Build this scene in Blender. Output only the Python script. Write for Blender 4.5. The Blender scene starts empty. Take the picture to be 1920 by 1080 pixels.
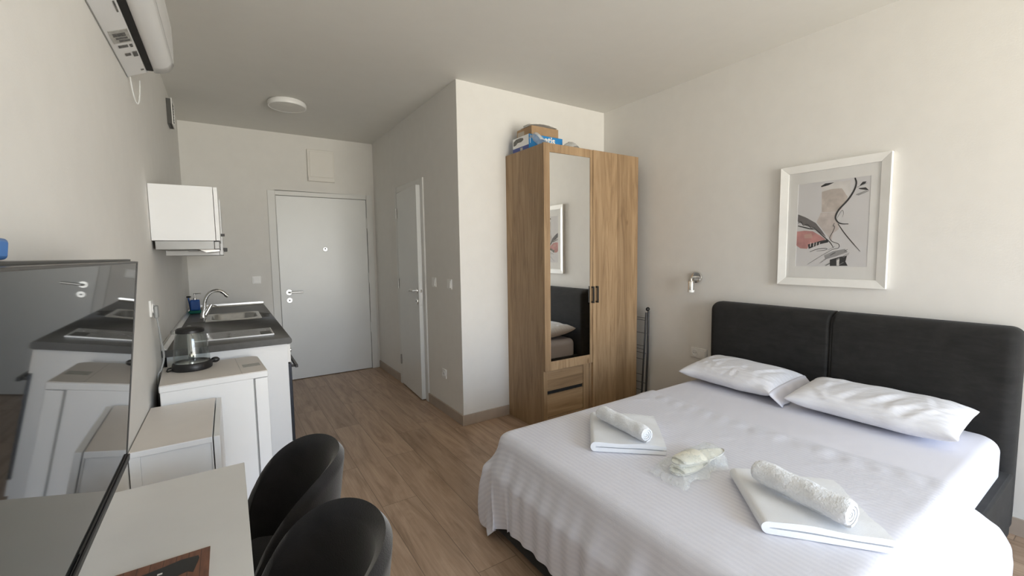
import bpy, bmesh, math, random
import numpy as np
from mathutils import Vector, Matrix

# ------------------------------------------------------------------ camera / world / exposure
SC = bpy.context.scene
COL = SC.collection
F_PX, YAW, PITCH, ROLL = 809.07, 0.5822, -0.0794, -0.0143
CAM = Vector((-1.5218, -3.0450, 1.3763))


def make_camera():
    cam = bpy.data.cameras.new('camera')
    cam.sensor_fit = 'HORIZONTAL'
    cam.sensor_width = 36.0
    cam.lens = F_PX * 36.0 / 1920.0
    cam.clip_start = 0.02
    o = bpy.data.objects.new('camera', cam)
    COL.objects.link(o)
    fwd = Vector((math.sin(YAW) * math.cos(PITCH), math.cos(YAW) * math.cos(PITCH), math.sin(PITCH)))
    right = Vector((math.cos(YAW), -math.sin(YAW), 0))
    up = right.cross(fwd)
    r2 = right * math.cos(ROLL) + up * math.sin(ROLL)
    u2 = up * math.cos(ROLL) - right * math.sin(ROLL)
    m = Matrix((r2, u2, -fwd)).transposed().to_4x4()
    m.translation = CAM
    o.matrix_world = m
    SC.camera = o


make_camera()
SC.view_settings.view_transform = 'Standard'
SC.view_settings.look = 'None'
SC.view_settings.gamma = 1.0
SC.view_settings.use_curve_mapping = False
SC.view_settings.exposure = 1.34
SC.cycles.use_denoising = True
SC.cycles.max_bounces = 12
SC.cycles.diffuse_bounces = 8
SC.cycles.transparent_max_bounces = 16
SC.cycles.sample_clamp_indirect = 6.0
SC.cycles.caustics_reflective = False
SC.cycles.caustics_refractive = False

SKY_UP = (0.74, 0.99, 1.34)
SKY_HORIZON = (0.90, 0.93, 0.97)
SKY_DOWN = (0.98, 0.935, 0.82)
SKY_STRENGTH = 5.6


def make_world():
    w = bpy.data.worlds.new('daylight')
    SC.world = w
    w.use_nodes = True
    nt = w.node_tree
    nt.nodes.clear()
    out = nt.nodes.new('ShaderNodeOutputWorld')
    bg = nt.nodes.new('ShaderNodeBackground')
    tc = nt.nodes.new('ShaderNodeTexCoord')
    sep = nt.nodes.new('ShaderNodeSeparateXYZ')
    ramp = nt.nodes.new('ShaderNodeValToRGB')
    mr = nt.nodes.new('ShaderNodeMapRange')
    mr.inputs['From Min'].default_value = -1
    mr.inputs['From Max'].default_value = 1
    nt.links.new(tc.outputs['Generated'], sep.inputs[0])
    nt.links.new(sep.outputs['Z'], mr.inputs['Value'])
    nt.links.new(mr.outputs[0], ramp.inputs[0])
    e = ramp.color_ramp.elements
    e[0].position = 0.0
    e[0].color = (*[c * 1.35 for c in SKY_DOWN], 1)
    e[1].position = 1.0
    e[1].color = (*SKY_UP, 1)
    for pos, col, k in ((0.47, SKY_DOWN, 1.35), (0.52, SKY_HORIZON, 1.0), (0.68, SKY_UP, 1.0)):
        q = e.new(pos)
        q.color = (*[c * k for c in col], 1)
    bg.inputs['Strength'].default_value = SKY_STRENGTH
    nt.links.new(ramp.outputs[0], bg.inputs[0])
    nt.links.new(bg.outputs[0], out.inputs[0])


make_world()
XL, XR, YD, YB, H = -1.847, 1.562, 2.262, -6.00, 2.70
WX0, WX1, WZ0, WZ1 = -0.75, 1.40, 0.04, 2.45          # balcony door opening in the near wall


def make_portal():
    l = bpy.data.lights.new('window_portal', 'AREA')
    l.shape = 'RECTANGLE'
    l.size = WX1 - WX0
    l.size_y = WZ1 - WZ0
    l.cycles.is_portal = True
    o = bpy.data.objects.new('window_portal', l)
    COL.objects.link(o)
    o.location = ((WX0 + WX1) / 2, YB - 0.21, (WZ0 + WZ1) / 2)
    o.rotation_euler = (math.radians(90), 0, 0)         # faces +Y, into the room


make_portal()


# ------------------------------------------------------------------ materials
class NT:
    def __init__(self, name):
        self.m = bpy.data.materials.new(name)
        self.m.use_nodes = True
        self.t = self.m.node_tree
        self.b = self.t.nodes['Principled BSDF']

    def n(self, typ, **kw):
        x = self.t.nodes.new(typ)
        for k, v in kw.items():
            setattr(x, k, v)
        return x

    def l(self, a, b):
        self.t.links.new(a, b)

    def math(self, op, a, b=None):
        x = self.n('ShaderNodeMath', operation=op)
        for i, v in enumerate((a, b)):
            if v is None:
                continue
            if isinstance(v, (int, float)):
                x.inputs[i].default_value = v
            else:
                self.l(v, x.inputs[i])
        return x.outputs[0]

    def coord(self, kind='Object'):
        return self.n('ShaderNodeTexCoord').outputs[kind]

    def mapping(self, src, scale=(1, 1, 1), loc=(0, 0, 0)):
        x = self.n('ShaderNodeMapping')
        x.inputs['Scale'].default_value = scale
        x.inputs['Location'].default_value = loc
        self.l(src, x.inputs[0])
        return x.outputs[0]

    def noise(self, vec, scale, detail=4, rough=0.55, dist=0.0):
        x = self.n('ShaderNodeTexNoise')
        x.inputs['Scale'].default_value = scale
        x.inputs['Detail'].default_value = detail
        x.inputs['Roughness'].default_value = rough
        x.inputs['Distortion'].default_value = dist
        self.l(vec, x.inputs['Vector'])
        return x.outputs['Fac']

    def ramp(self, fac, stops):
        x = self.n('ShaderNodeValToRGB')
        e = x.color_ramp.elements
        while len(e) < len(stops):
            e.new(0.5)
        for q, (p, c) in zip(e, stops):
            q.position = p
            q.color = (*c, 1)
        self.l(fac, x.inputs[0])
        return x.outputs[0]

    def mix(self, fac, a, b, blend='MIX'):
        x = self.n('ShaderNodeMix', data_type='RGBA', blend_type=blend)
        for s, v in ((0, fac), (6, a), (7, b)):
            if isinstance(v, (int, float)):
                x.inputs[s].default_value = v
            elif isinstance(v, tuple):
                x.inputs[s].default_value = (*v, 1)
            else:
                self.l(v, x.inputs[s])
        return x.outputs[2]

    def bump(self, h, strength=0.2, dist=0.01):
        x = self.n('ShaderNodeBump')
        x.inputs['Strength'].default_value = strength
        x.inputs['Distance'].default_value = dist
        self.l(h, x.inputs['Height'])
        self.l(x.outputs[0], self.b.inputs['Normal'])

    def set(self, **kw):
        for k, v in kw.items():
            self.b.inputs[k.replace('_', ' ')].default_value = v


def plain(name, col, rough=0.5, metal=0.0, var=0.03, scale=9.0, bump=0.0, bscale=200, coat=0.0, sheen=0.0, spec=0.5):
    k = NT(name)
    co = k.coord()
    f = k.noise(co, scale, 3)
    lo = tuple(c * (1 - var) for c in col)
    hi = tuple(min(1, c * (1 + var)) for c in col)
    k.l(k.ramp(f, [(0.3, lo), (0.7, hi)]), k.b.inputs['Base Color'])
    k.set(Roughness=rough, Metallic=metal)
    k.b.inputs['Specular IOR Level'].default_value = spec
    if coat:
        k.b.inputs['Coat Weight'].default_value = coat
        k.b.inputs['Coat Roughness'].default_value = 0.12
    if sheen:
        k.b.inputs['Sheen Weight'].default_value = sheen
        k.b.inputs['Sheen Roughness'].default_value = 0.45
    if bump:
        k.bump(k.noise(co, bscale, 3), bump, 0.004)
    return k.m


M = {}
M['wall'] = plain('white_wall_paint', (0.735, 0.725, 0.70), 0.85, var=0.015, bump=0.12, bscale=130)
M['ceiling'] = plain('white_ceiling_paint', (0.71, 0.705, 0.675), 0.9, var=0.01, bump=0.08, bscale=130)
M['white_lam'] = plain('white_laminate', (0.80, 0.81, 0.82), 0.38, var=0.01)
M['shaded_top'] = plain('shaded_white_laminate', (0.74, 0.70, 0.66), 0.42, var=0.02, bump=0.05, bscale=500)  # white laminate with the weaker light on upward faces put into its colour
M['slipper'] = plain('cream_slipper_felt', (0.80, 0.80, 0.72), 0.9, bump=0.2, bscale=300)
M['white_table'] = plain('white_table_laminate', (0.72, 0.715, 0.70), 0.36, var=0.02, bump=0.05, bscale=500)
M['white_pvc'] = plain('white_plastic', (0.80, 0.80, 0.79), 0.35, var=0.01)
M['ac_white'] = plain('glossy_white_plastic', (0.80, 0.81, 0.82), 0.25, var=0.01)
M['door_paint'] = plain('white_door_paint', (0.74, 0.755, 0.75), 0.34, var=0.02, scale=3, bump=0.06, bscale=60)
M['frame_paint'] = plain('white_frame_paint', (0.72, 0.725, 0.71), 0.45, var=0.01)
M['fuse'] = plain('off_white_box_plastic', (0.74, 0.72, 0.68), 0.5, var=0.01)
M['base_trim'] = plain('taupe_skirting', (0.40, 0.335, 0.28), 0.5, var=0.10, scale=6)
M['black'] = plain('black_plastic', (0.012, 0.012, 0.013), 0.4)
M['black_metal'] = plain('black_powder_coated_metal', (0.016, 0.014, 0.013), 0.42)
M['dark_gap'] = plain('dark_recess', (0.01, 0.01, 0.01), 0.8)
M['satin'] = plain('satin_nickel', (0.80, 0.80, 0.78), 0.36, 0.85, var=0.02)
M['chrome'] = plain('chrome', (0.78, 0.77, 0.75), 0.12, 1.0, var=0.02)
M['steel'] = plain('brushed_steel', (0.62, 0.62, 0.61), 0.3, 1.0, var=0.06, scale=40)
M['alu'] = plain('aluminium_profile', (0.70, 0.69, 0.67), 0.32, 1.0, var=0.04)
M['hood_grey'] = plain('grey_hood_metal', (0.34, 0.34, 0.335), 0.4, 0.6, var=0.03)
M['grey_plastic'] = plain('grey_plastic', (0.30, 0.31, 0.31), 0.45)
M['dark_grey_metal'] = plain('dark_grey_tube', (0.085, 0.085, 0.09), 0.38, 0.5)
M['screen'] = plain('dark_glossy_screen', (0.012, 0.014, 0.015), 0.03, var=0.0, spec=0.9)
M['screen'].node_tree.nodes['Principled BSDF'].inputs['IOR'].default_value = 1.65
M['bezel'] = plain('dark_bezel', (0.06, 0.058, 0.056), 0.35)
M['black_glass'] = plain('black_oven_glass', (0.008, 0.009, 0.014), 0.06)
M['cooktop'] = plain('black_ceramic_glass', (0.022, 0.022, 0.022), 0.10)
M['blue_soap'] = plain('blue_soap', (0.012, 0.09, 0.36), 0.3)
M['green_sponge'] = plain('green_sponge', (0.012, 0.17, 0.13), 0.9, bump=0.6, bscale=500)
M['blue_bag'] = plain('blue_plastic_packet', (0.012, 0.13, 0.42), 0.3)
M['velvet'] = plain('charcoal_velvet', (0.014, 0.013, 0.013), 0.9, var=0.25, scale=14, bump=0.25, bscale=320, sheen=0.35, spec=0.2)
M['piping'] = plain('charcoal_piping', (0.03, 0.03, 0.031), 0.85, sheen=0.3)
M['towel'] = plain('white_towel_cotton', (0.77, 0.795, 0.835), 0.95, var=0.015, bump=0.35, bscale=420, sheen=0.3)
M['terry'] = plain('white_terry_loops', (0.78, 0.81, 0.855), 1.0, var=0.04, scale=120, bump=1.0, bscale=150, sheen=0.4)
M['mattress'] = plain('white_fitted_sheet', (0.68, 0.685, 0.76), 0.85, var=0.01, scale=5, bump=0.12, bscale=14, sheen=0.15)
M['paper'] = plain('white_paper', (0.80, 0.78, 0.74), 0.7)
M['cardboard'] = plain('brown_cardboard', (0.36, 0.235, 0.13), 0.8, var=0.08, scale=20)
M['box_blue'] = plain('bright_blue_card', (0.015, 0.22, 0.55), 0.4)
M['box_navy'] = plain('navy_card', (0.03, 0.06, 0.27), 0.4)
M['box_white'] = plain('white_card', (0.78, 0.78, 0.78), 0.45)
M['label_grey'] = plain('grey_rating_label', (0.42, 0.42, 0.40), 0.5, var=0.2, scale=60)
M['label_dark'] = plain('dark_print', (0.13, 0.13, 0.125), 0.6, var=0.5, scale=140)
M['vent_dark'] = plain('dark_grey_vent_plastic', (0.075, 0.075, 0.07), 0.5)
M['lamp_diffuser'] = plain('opal_lamp_diffuser', (0.66, 0.65, 0.62), 0.4)
M['frame_white'] = plain('white_picture_frame', (0.82, 0.82, 0.80), 0.4)
M['mount'] = plain('white_picture_mount', (0.90, 0.90, 0.885), 0.8)
M['label_beige'] = plain('beige_box_label', (0.48, 0.42, 0.34), 0.7)
M['print_bg'] = plain('print_paper', (0.78, 0.775, 0.79), 0.75, var=0.04, scale=4)
for nm, c in dict(beige=(0.62, 0.555, 0.51), cream=(0.80, 0.78, 0.765), torso=(0.64, 0.58, 0.555), pink=(0.60, 0.29, 0.28),
                  pink2=(0.62, 0.38, 0.34), gray=(0.16, 0.15, 0.155), ink=(0.02, 0.02, 0.022), midgrey=(0.36, 0.36, 0.37)).items():
    M['art_' + nm] = plain('print_' + nm, c, 0.75, var=0.18 if nm in ('beige', 'torso', 'pink') else 0.08, scale=18)


def mat_mirror():
    k = NT('mirror_silver')
    k.set(Metallic=1.0, Roughness=0.01)
    k.b.inputs['Base Color'].default_value = (0.95, 0.955, 0.945, 1)
    return k.m


def mat_worktop():
    k = NT('dark_grey_worktop')
    co = k.coord()
    a = k.noise(co, 30, 5)
    b = k.noise(co, 4, 3)
    c1 = k.ramp(a, [(0.3, (0.052, 0.050, 0.047)), (0.7, (0.085, 0.081, 0.077))])
    k.l(k.mix(0.4, c1, k.ramp(b, [(0.35, (0.05, 0.05, 0.048)), (0.7, (0.085, 0.082, 0.08))])), k.b.inputs['Base Color'])
    k.set(Roughness=0.42)
    return k.m


def mat_thin(name, tint, alpha, rough=0.05):
    """thin clear sheet: mostly transparent with glossy reflection"""
    k = NT(name)
    k.t.nodes.remove(k.b)
    out = [x for x in k.t.nodes if x.type == 'OUTPUT_MATERIAL'][0]
    tr = k.n('ShaderNodeBsdfTransparent')
    tr.inputs[0].default_value = (*tint, 1)
    gl = k.n('ShaderNodeBsdfGlossy')
    gl.inputs['Roughness'].default_value = rough
    lw = k.n('ShaderNodeLayerWeight')
    lw.inputs['Blend'].default_value = 0.5
    fz = k.math('ADD', k.math('MULTIPLY', k.math('POWER', lw.outputs['Facing'], 4.0), 0.8), 0.04)
    mx = k.n('ShaderNodeMixShader')
    k.l(k.math('MAXIMUM', fz, alpha), mx.inputs[0])
    k.l(tr.outputs[0], mx.inputs[1])
    k.l(gl.outputs[0], mx.inputs[2])
    k.l(mx.outputs[0], out.inputs[0])
    return k.m


def mat_film(name, col, alpha):
    """crinkled translucent plastic film"""
    k = NT(name)
    out = [x for x in k.t.nodes if x.type == 'OUTPUT_MATERIAL'][0]
    k.b.inputs['Base Color'].default_value = (*col, 1)
    k.set(Roughness=0.22)
    co = k.coord()
    tr = k.n('ShaderNodeBsdfTransparent')
    mx = k.n('ShaderNodeMixShader')
    f = k.noise(co, 40, 4)
    k.l(k.math('ADD', k.math('MULTIPLY', f, 0.35), alpha - 0.17), mx.inputs[0])
    k.l(tr.outputs[0], mx.inputs[1])
    k.l(k.b.outputs[0], mx.inputs[2])
    k.l(mx.outputs[0], out.inputs[0])
    k.bump(k.noise(co, 55, 4), 0.6, 0.004)
    return k.m


def mat_floor():
    k = NT('oak_laminate_planks')
    sep = k.n('ShaderNodeSeparateXYZ')
    k.l(k.coord(), sep.inputs[0])
    X, Y = sep.outputs[0], sep.outputs[1]
    PW, PL = 0.198, 1.29
    u = k.math('DIVIDE', k.math('ADD', X, 0.885), PW)
    iu = k.math('FLOOR', u)
    fu = k.math('FRACT', u)
    wn = k.n('ShaderNodeTexWhiteNoise', noise_dimensions='1D')
    k.l(iu, wn.inputs['W'])
    v = k.math('ADD', k.math('DIVIDE', Y, PL), wn.outputs['Value'])
    iv = k.math('FLOOR', v)
    fv = k.math('FRACT', v)
    wn2 = k.n('ShaderNodeTexWhiteNoise', noise_dimensions='2D')
    cb = k.n('ShaderNodeCombineXYZ')
    k.l(iu, cb.inputs[0])
    k.l(iv, cb.inputs[1])
    k.l(cb.outputs[0], wn2.inputs['Vector'])
    rnd = wn2.outputs['Value']
    cv = k.n('ShaderNodeCombineXYZ')
    k.l(k.math('MULTIPLY', X, 7.0), cv.inputs[0])
    k.l(k.math('ADD', k.math('MULTIPLY', Y, 0.9), k.math('MULTIPLY', rnd, 37.0)), cv.inputs[1])
    k.l(k.math('MULTIPLY', rnd, 11.0), cv.inputs[2])
    g1 = k.noise(cv.outputs[0], 1.6, 6, 0.62, 1.6)
    g2 = k.noise(k.mapping(cv.outputs[0], (8, 1.2, 1)), 2.5, 4, 0.6, 0.4)
    base = k.ramp(g1, [(0.28, (0.27, 0.180, 0.118)), (0.48, (0.40, 0.280, 0.194)), (0.72, (0.50, 0.365, 0.262))])
    fine = k.ramp(g2, [(0.3, (0.84, 0.83, 0.82)), (0.7, (1.06, 1.06, 1.06))])
    c = k.mix(1.0, base, fine, 'MULTIPLY')
    tone = k.ramp(rnd, [(0.0, (0.88, 0.87, 0.86)), (1.0, (1.08, 1.08, 1.08))])
    c = k.mix(1.0, c, tone, 'MULTIPLY')
    eu = k.math('MINIMUM', fu, k.math('SUBTRACT', 1.0, fu))
    ev = k.math('MINIMUM', fv, k.math('SUBTRACT', 1.0, fv))
    seam = k.math('MAXIMUM', k.math('LESS_THAN', eu, 0.009), k.math('LESS_THAN', ev, 0.0013))
    c = k.mix(k.math('MULTIPLY', seam, 0.62), c, (0.09, 0.062, 0.042))
    k.l(c, k.b.inputs['Base Color'])
    k.set(Roughness=0.42)
    k.bump(k.math('SUBTRACT', g2, k.math('MULTIPLY', seam, 2.0)), 0.10, 0.002)
    return k.m


def mat_oak(name, horizontal=False, seed=0.0, staves=0.115):
    """oak decor with lighter and darker staves and knots; grain along Z (or X)"""
    k = NT(name)
    sep = k.n('ShaderNodeSeparateXYZ')
    k.l(k.coord(), sep.inputs[0])
    x, y, z = sep.outputs
    a = k.math('ADD', x, k.math('MULTIPLY', y, 1.0))
    if horizontal:
        a, z = z, k.math('ADD', x, y)
    a = k.math('ADD', a, seed)
    su = k.math('DIVIDE', k.math('ADD', a, k.math('MULTIPLY', k.noise(k.coord(), 1.3, 2), 0.05)), staves)
    wn = k.n('ShaderNodeTexWhiteNoise', noise_dimensions='1D')
    k.l(k.math('FLOOR', su), wn.inputs['W'])
    r = wn.outputs['Value']
    cv = k.n('ShaderNodeCombineXYZ')
    k.l(k.math('MULTIPLY', a, 9.0), cv.inputs[0])
    k.l(k.math('ADD', k.math('MULTIPLY', z, 0.85), k.math('MULTIPLY', r, 20.0)), cv.inputs[1])
    k.l(k.math('MULTIPLY', r, 7.0), cv.inputs[2])
    g = k.noise(cv.outputs[0], 1.5, 6, 0.6, 1.5)
    fine = k.noise(k.mapping(cv.outputs[0], (9, 1.5, 1)), 2.4, 3, 0.6, 0.3)
    c = k.ramp(g, [(0.25, (0.205, 0.128, 0.066)), (0.48, (0.335, 0.222, 0.122)), (0.75, (0.44, 0.31, 0.182))])
    c = k.mix(1.0, c, k.ramp(r, [(0, (0.86, 0.84, 0.82)), (1, (1.10, 1.10, 1.10))]), 'MULTIPLY')
    c = k.mix(1.0, c, k.ramp(fine, [(0.3, (0.88, 0.87, 0.86)), (0.7, (1.05, 1.05, 1.05))]), 'MULTIPLY')
    kv = k.n('ShaderNodeCombineXYZ')
    k.l(k.math('MULTIPLY', a, 4.2), kv.inputs[0])
    k.l(k.math('MULTIPLY', z, 2.1), kv.inputs[1])
    vo = k.n('ShaderNodeTexVoronoi')
    vo.inputs['Scale'].default_value = 1.0
    k.l(kv.outputs[0], vo.inputs['Vector'])
    c = k.mix(k.ramp(vo.outputs['Distance'], [(0.025, (0.75, 0.75, 0.75)), (0.075, (0, 0, 0))]), c, (0.14, 0.07, 0.028))
    k.l(c, k.b.inputs['Base Color'])
    k.set(Roughness=0.5)
    k.bump(fine, 0.06, 0.002)
    return k.m


def mat_sheet(name, period=0.0205):
    """white satin-stripe cotton; stripes follow the weave (UV)"""
    k = NT(name)
    uv = k.coord('UV')
    sep = k.n('ShaderNodeSeparateXYZ')
    k.l(uv, sep.inputs[0])
    f = k.math('FRACT', k.math('DIVIDE', sep.outputs[0], period))
    s = k.math('GREATER_THAN', f, 0.5)
    k.l(k.mix(s, (0.645, 0.655, 0.730), (0.670, 0.680, 0.755)), k.b.inputs['Base Color'])
    k.l(k.math('ADD', 0.75, k.math('MULTIPLY', s, -0.42)), k.b.inputs['Roughness'])
    k.b.inputs['Sheen Weight'].default_value = 0.2
    k.l(k.math('ADD', 0.25, k.math('MULTIPLY', s, 0.45)), k.b.inputs['Specular IOR Level'])
    h = k.math('ADD', k.noise(uv, 9, 5, 0.6, 0.4), k.math('MULTIPLY', s, 0.05))
    k.bump(h, 0.25, 0.012)
    return k.m


def mat_pillow(name):
    k = NT(name)
    uv = k.coord('UV')
    sep = k.n('ShaderNodeSeparateXYZ')
    k.l(uv, sep.inputs[0])
    s = k.math('GREATER_THAN', k.math('FRACT', k.math('DIVIDE', sep.outputs[1], 0.03)), 0.5)
    k.l(k.mix(s, (0.735, 0.745, 0.80), (0.765, 0.775, 0.825)), k.b.inputs['Base Color'])
    k.set(Roughness=0.7)
    k.b.inputs['Sheen Weight'].default_value = 0.2
    k.bump(k.noise(k.mapping(uv, (5, 14, 1)), 1.6, 4, 0.55, 0.8), 0.35, 0.02)
    return k.m


def mat_headboard():
    k = NT('charcoal_suede')
    co = k.coord()
    a = k.noise(co, 5.5, 4, 0.6, 1.2)
    b = k.noise(k.mapping(co, (1, 1, 4)), 9, 4, 0.6, 0.5)
    c = k.mix(0.5, k.ramp(a, [(0.3, (0.013, 0.0125, 0.012)), (0.75, (0.030, 0.029, 0.028))]),
              k.ramp(b, [(0.3, (0.013, 0.013, 0.013)), (0.75, (0.030, 0.030, 0.029))]))
    k.l(c, k.b.inputs['Base Color'])
    k.set(Roughness=0.88)
    k.b.inputs['Specular IOR Level'].default_value = 0.25
    k.b.inputs['Sheen Weight'].default_value = 0.05
    k.bump(k.noise(co, 260, 3), 0.25, 0.003)
    return k.m


def mat_placemat():
    k = NT('brown_wood_print')
    co = k.coord()
    sep = k.n('ShaderNodeSeparateXYZ')
    k.l(co, sep.inputs[0])
    fx = k.math('FRACT', k.math('DIVIDE', sep.outputs[0], 0.021))
    g = k.noise(k.mapping(co, (60, 12, 1)), 1.5, 4)
    c = k.ramp(g, [(0.3, (0.13, 0.05, 0.026)), (0.7, (0.23, 0.095, 0.052))])
    k.l(k.mix(k.math('LESS_THAN', fx, 0.05), c, (0.05, 0.02, 0.012)), k.b.inputs['Base Color'])
    k.set(Roughness=0.4)
    return k.m


M['mirror'] = mat_mirror()
M['worktop'] = mat_worktop()
M['glass'] = mat_thin('clear_glass', (0.93, 0.95, 0.95), 0.05)
M['pane'] = mat_thin('window_glass', (0.985, 0.985, 0.985), 0.02)
M['film'] = mat_film('clear_plastic_film', (0.85, 0.87, 0.87), 0.45)
M['bag'] = mat_film('clear_plastic_bag', (0.82, 0.87, 0.86), 0.27)
M['floor'] = mat_floor()
M['oak_side'] = mat_oak('oak_side_panel', seed=0.31, staves=0.15)
M['oak_left'] = mat_oak('oak_frame', seed=1.7, staves=0.2)
M['oak_right'] = mat_oak('oak_door', seed=2.23, staves=0.125)
M['oak_h'] = mat_oak('oak_drawer_front', True, seed=0.9, staves=0.3)
M['sheet'] = mat_sheet('satin_stripe_cotton')
M['pillow'] = mat_pillow('pillowcase_cotton')
M['headboard'] = mat_headboard()
M['placemat'] = mat_placemat()


# ------------------------------------------------------------------ mesh builder
class MB:
    def __init__(self):
        self.v, self.f, self.m, self.uv = [], [], [], None

    def add(self, vs, fs, mi=0):
        o = len(self.v)
        self.v += [tuple(map(float, p)) for p in vs]
        self.f += [tuple(i + o for i in f) for f in fs]
        self.m += [mi] * len(fs)
        return self

    def box(self, x0, x1, y0, y1, z0, z1, mi=0):
        x0, x1 = min(x0, x1), max(x0, x1)
        y0, y1 = min(y0, y1), max(y0, y1)
        z0, z1 = min(z0, z1), max(z0, z1)
        vs = [(x, y, z) for z in (z0, z1) for y in (y0, y1) for x in (x0, x1)]
        return self.add(vs, [(0, 2, 3, 1), (4, 5, 7, 6), (0, 1, 5, 4), (2, 6, 7, 3), (0, 4, 6, 2), (1, 3, 7, 5)], mi)

    def frame_axes(self, d):
        d = Vector(d).normalized()
        h = Vector((0, 0, 1)) if abs(d.z) < 0.9 else Vector((1, 0, 0))
        a = d.cross(h).normalized()
        return a, d.cross(a).normalized()

    def cyl(self, p0, p1, r0, r1=None, n=20, mi=0):
        r1 = r0 if r1 is None else r1
        p0, p1 = Vector(p0), Vector(p1)
        a, b = self.frame_axes(p1 - p0)
        vs = []
        for p, r in ((p0, r0), (p1, r1)):
            for i in range(n):
                t = 2 * math.pi * i / n
                vs.append(p + a * (r * math.cos(t)) + b * (r * math.sin(t)))
        fs = [(i, (i + 1) % n, n + (i + 1) % n, n + i) for i in range(n)]
        fs += [tuple(range(n))[::-1], tuple(range(n, 2 * n))]
        return self.add(vs, fs, mi)

    def tube(self, pts, r, n=10, mi=0, closed=False):
        P = [Vector(p) for p in pts]
        R = r if isinstance(r, (list, tuple)) else [r] * len(P)
        vs, fs = [], []
        a = None
        L = len(P)
        for i, p in enumerate(P):
            if closed:
                d = (P[(i + 1) % L] - P[i - 1]).normalized()
            else:
                d = (P[min(i + 1, L - 1)] - P[max(i - 1, 0)]).normalized()
            if a is None:
                a, _ = self.frame_axes(d)
            a = (a - d * a.dot(d)).normalized()
            b = d.cross(a)
            for j in range(n):
                t = 2 * math.pi * j / n
                vs.append(p + a * (R[i] * math.cos(t)) + b * (R[i] * math.sin(t)))
        for i in range(L if closed else L - 1):
            k = (i + 1) % L
            fs += [(i * n + j, i * n + (j + 1) % n, k * n + (j + 1) % n, k * n + j) for j in range(n)]
        if not closed:
            fs += [tuple(range(n))[::-1], tuple(range((L - 1) * n, L * n))]
        return self.add(vs, fs, mi)

    def lathe(self, prof, c=(0, 0, 0), axis='z', n=40, mi=0, closed=False):
        vs, fs = [], []
        c = Vector(c)
        for r, h in prof:
            for j in range(n):
                t = 2 * math.pi * j / n
                a, b = r * math.cos(t), r * math.sin(t)
                vs.append(c + Vector({'z': (a, b, h), 'x': (h, a, b), 'y': (b, h, a)}[axis]))
        k = len(prof)
        for i in range(k if closed else k - 1):
            q = (i + 1) % k
            fs += [(i * n + j, i * n + (j + 1) % n, q * n + (j + 1) % n, q * n + j) for j in range(n)]
        if not closed:
            if prof[0][0] > 1e-5:
                fs.append(tuple(range(n))[::-1])
            if prof[-1][0] > 1e-5:
                fs.append(tuple(range((k - 1) * n, k * n)))
        return self.add(vs, fs, mi)

    def prism(self, poly, axis, a0, a1, mi=0):
        """poly of 2-D points in the plane across axis (x: (y,z); y: (x,z); z: (x,y))"""
        def P(p, a):
            return {'x': (a, p[0], p[1]), 'y': (p[0], a, p[1]), 'z': (p[0], p[1], a)}[axis]
        n = len(poly)
        vs = [P(p, a0) for p in poly] + [P(p, a1) for p in poly]
        fs = [(i, (i + 1) % n, n + (i + 1) % n, n + i) for i in range(n)]
        fs += [tuple(range(n))[::-1], tuple(range(n, 2 * n))]
        return self.add(vs, fs, mi)

    def grid(self, P, mi=0, closed_v=False):
        P = np.asarray(P)
        a, b = P.shape[:2]
        fs = []
        for i in range(a - 1):
            for j in range(b if closed_v else b - 1):
                k = (j + 1) % b
                fs.append((i * b + j, (i + 1) * b + j, (i + 1) * b + k, i * b + k))
        return self.add(P.reshape(-1, 3), fs, mi)

    def sphere(self, c, r, n=16, mi=0, sc=(1, 1, 1)):
        prof = [(r * math.sin(math.pi * i / n), -r * math.cos(math.pi * i / n)) for i in range(n + 1)]
        o = len(self.v)
        self.lathe(prof, (0, 0, 0), 'z', 2 * n, mi)
        for i in range(o, len(self.v)):
            p = self.v[i]
            self.v[i] = (c[0] + p[0] * sc[0], c[1] + p[1] * sc[1], c[2] + p[2] * sc[2])
        return self

    def xform(self, fn):
        self.v = [tuple(fn(Vector(p))) for p in self.v]
        return self


OFF = {}


def obj(name, mb, mats, parent=None, bevel=0.0, seg=2, angle=32, smooth=True, subsurf=0, solid=0.0):
    off = OFF.get(parent.name, Vector()) if parent else Vector()
    me = bpy.data.meshes.new(name)
    me.from_pydata([tuple(Vector(p) - off) for p in mb.v], [], mb.f)
    if not isinstance(mats, (list, tuple)):
        mats = [mats]
    for m in mats:
        me.materials.append(M[m])
    me.polygons.foreach_set('material_index', mb.m)
    bm = bmesh.new()
    bm.from_mesh(me)
    bmesh.ops.remove_doubles(bm, verts=bm.verts, dist=1e-6)
    bmesh.ops.recalc_face_normals(bm, faces=bm.faces)
    th = math.radians(angle)
    for f in bm.faces:
        f.smooth = smooth
    for e in bm.edges:
        if len(e.link_faces) == 2:
            e.smooth = e.calc_face_angle(0) < th
    bm.to_mesh(me)
    bm.free()
    if mb.uv is not None and len(mb.uv) == len(me.vertices):
        ul = me.uv_layers.new(name='weave')
        for lp in me.loops:
            ul.data[lp.index].uv = mb.uv[lp.vertex_index]
    o = bpy.data.objects.new(name, me)
    COL.objects.link(o)
    if parent:
        o.parent = parent
    OFF[o.name] = off
    if solid:
        md = o.modifiers.new('thickness', 'SOLIDIFY')
        md.thickness = solid
        md.offset = 0
    if bevel:
        md = o.modifiers.new('bevel', 'BEVEL')
        md.width = bevel
        md.segments = seg
        md.limit_method = 'ANGLE'
        md.angle_limit = math.radians(40)
    if subsurf:
        md = o.modifiers.new('subsurf', 'SUBSURF')
        md.levels = md.render_levels = subsurf
    return o


def tag(o, label, cat, group=None, kind=None):
    o['label'] = label
    o['category'] = cat
    if group:
        o['group'] = group
    if kind:
        o['kind'] = kind
    return o


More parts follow.
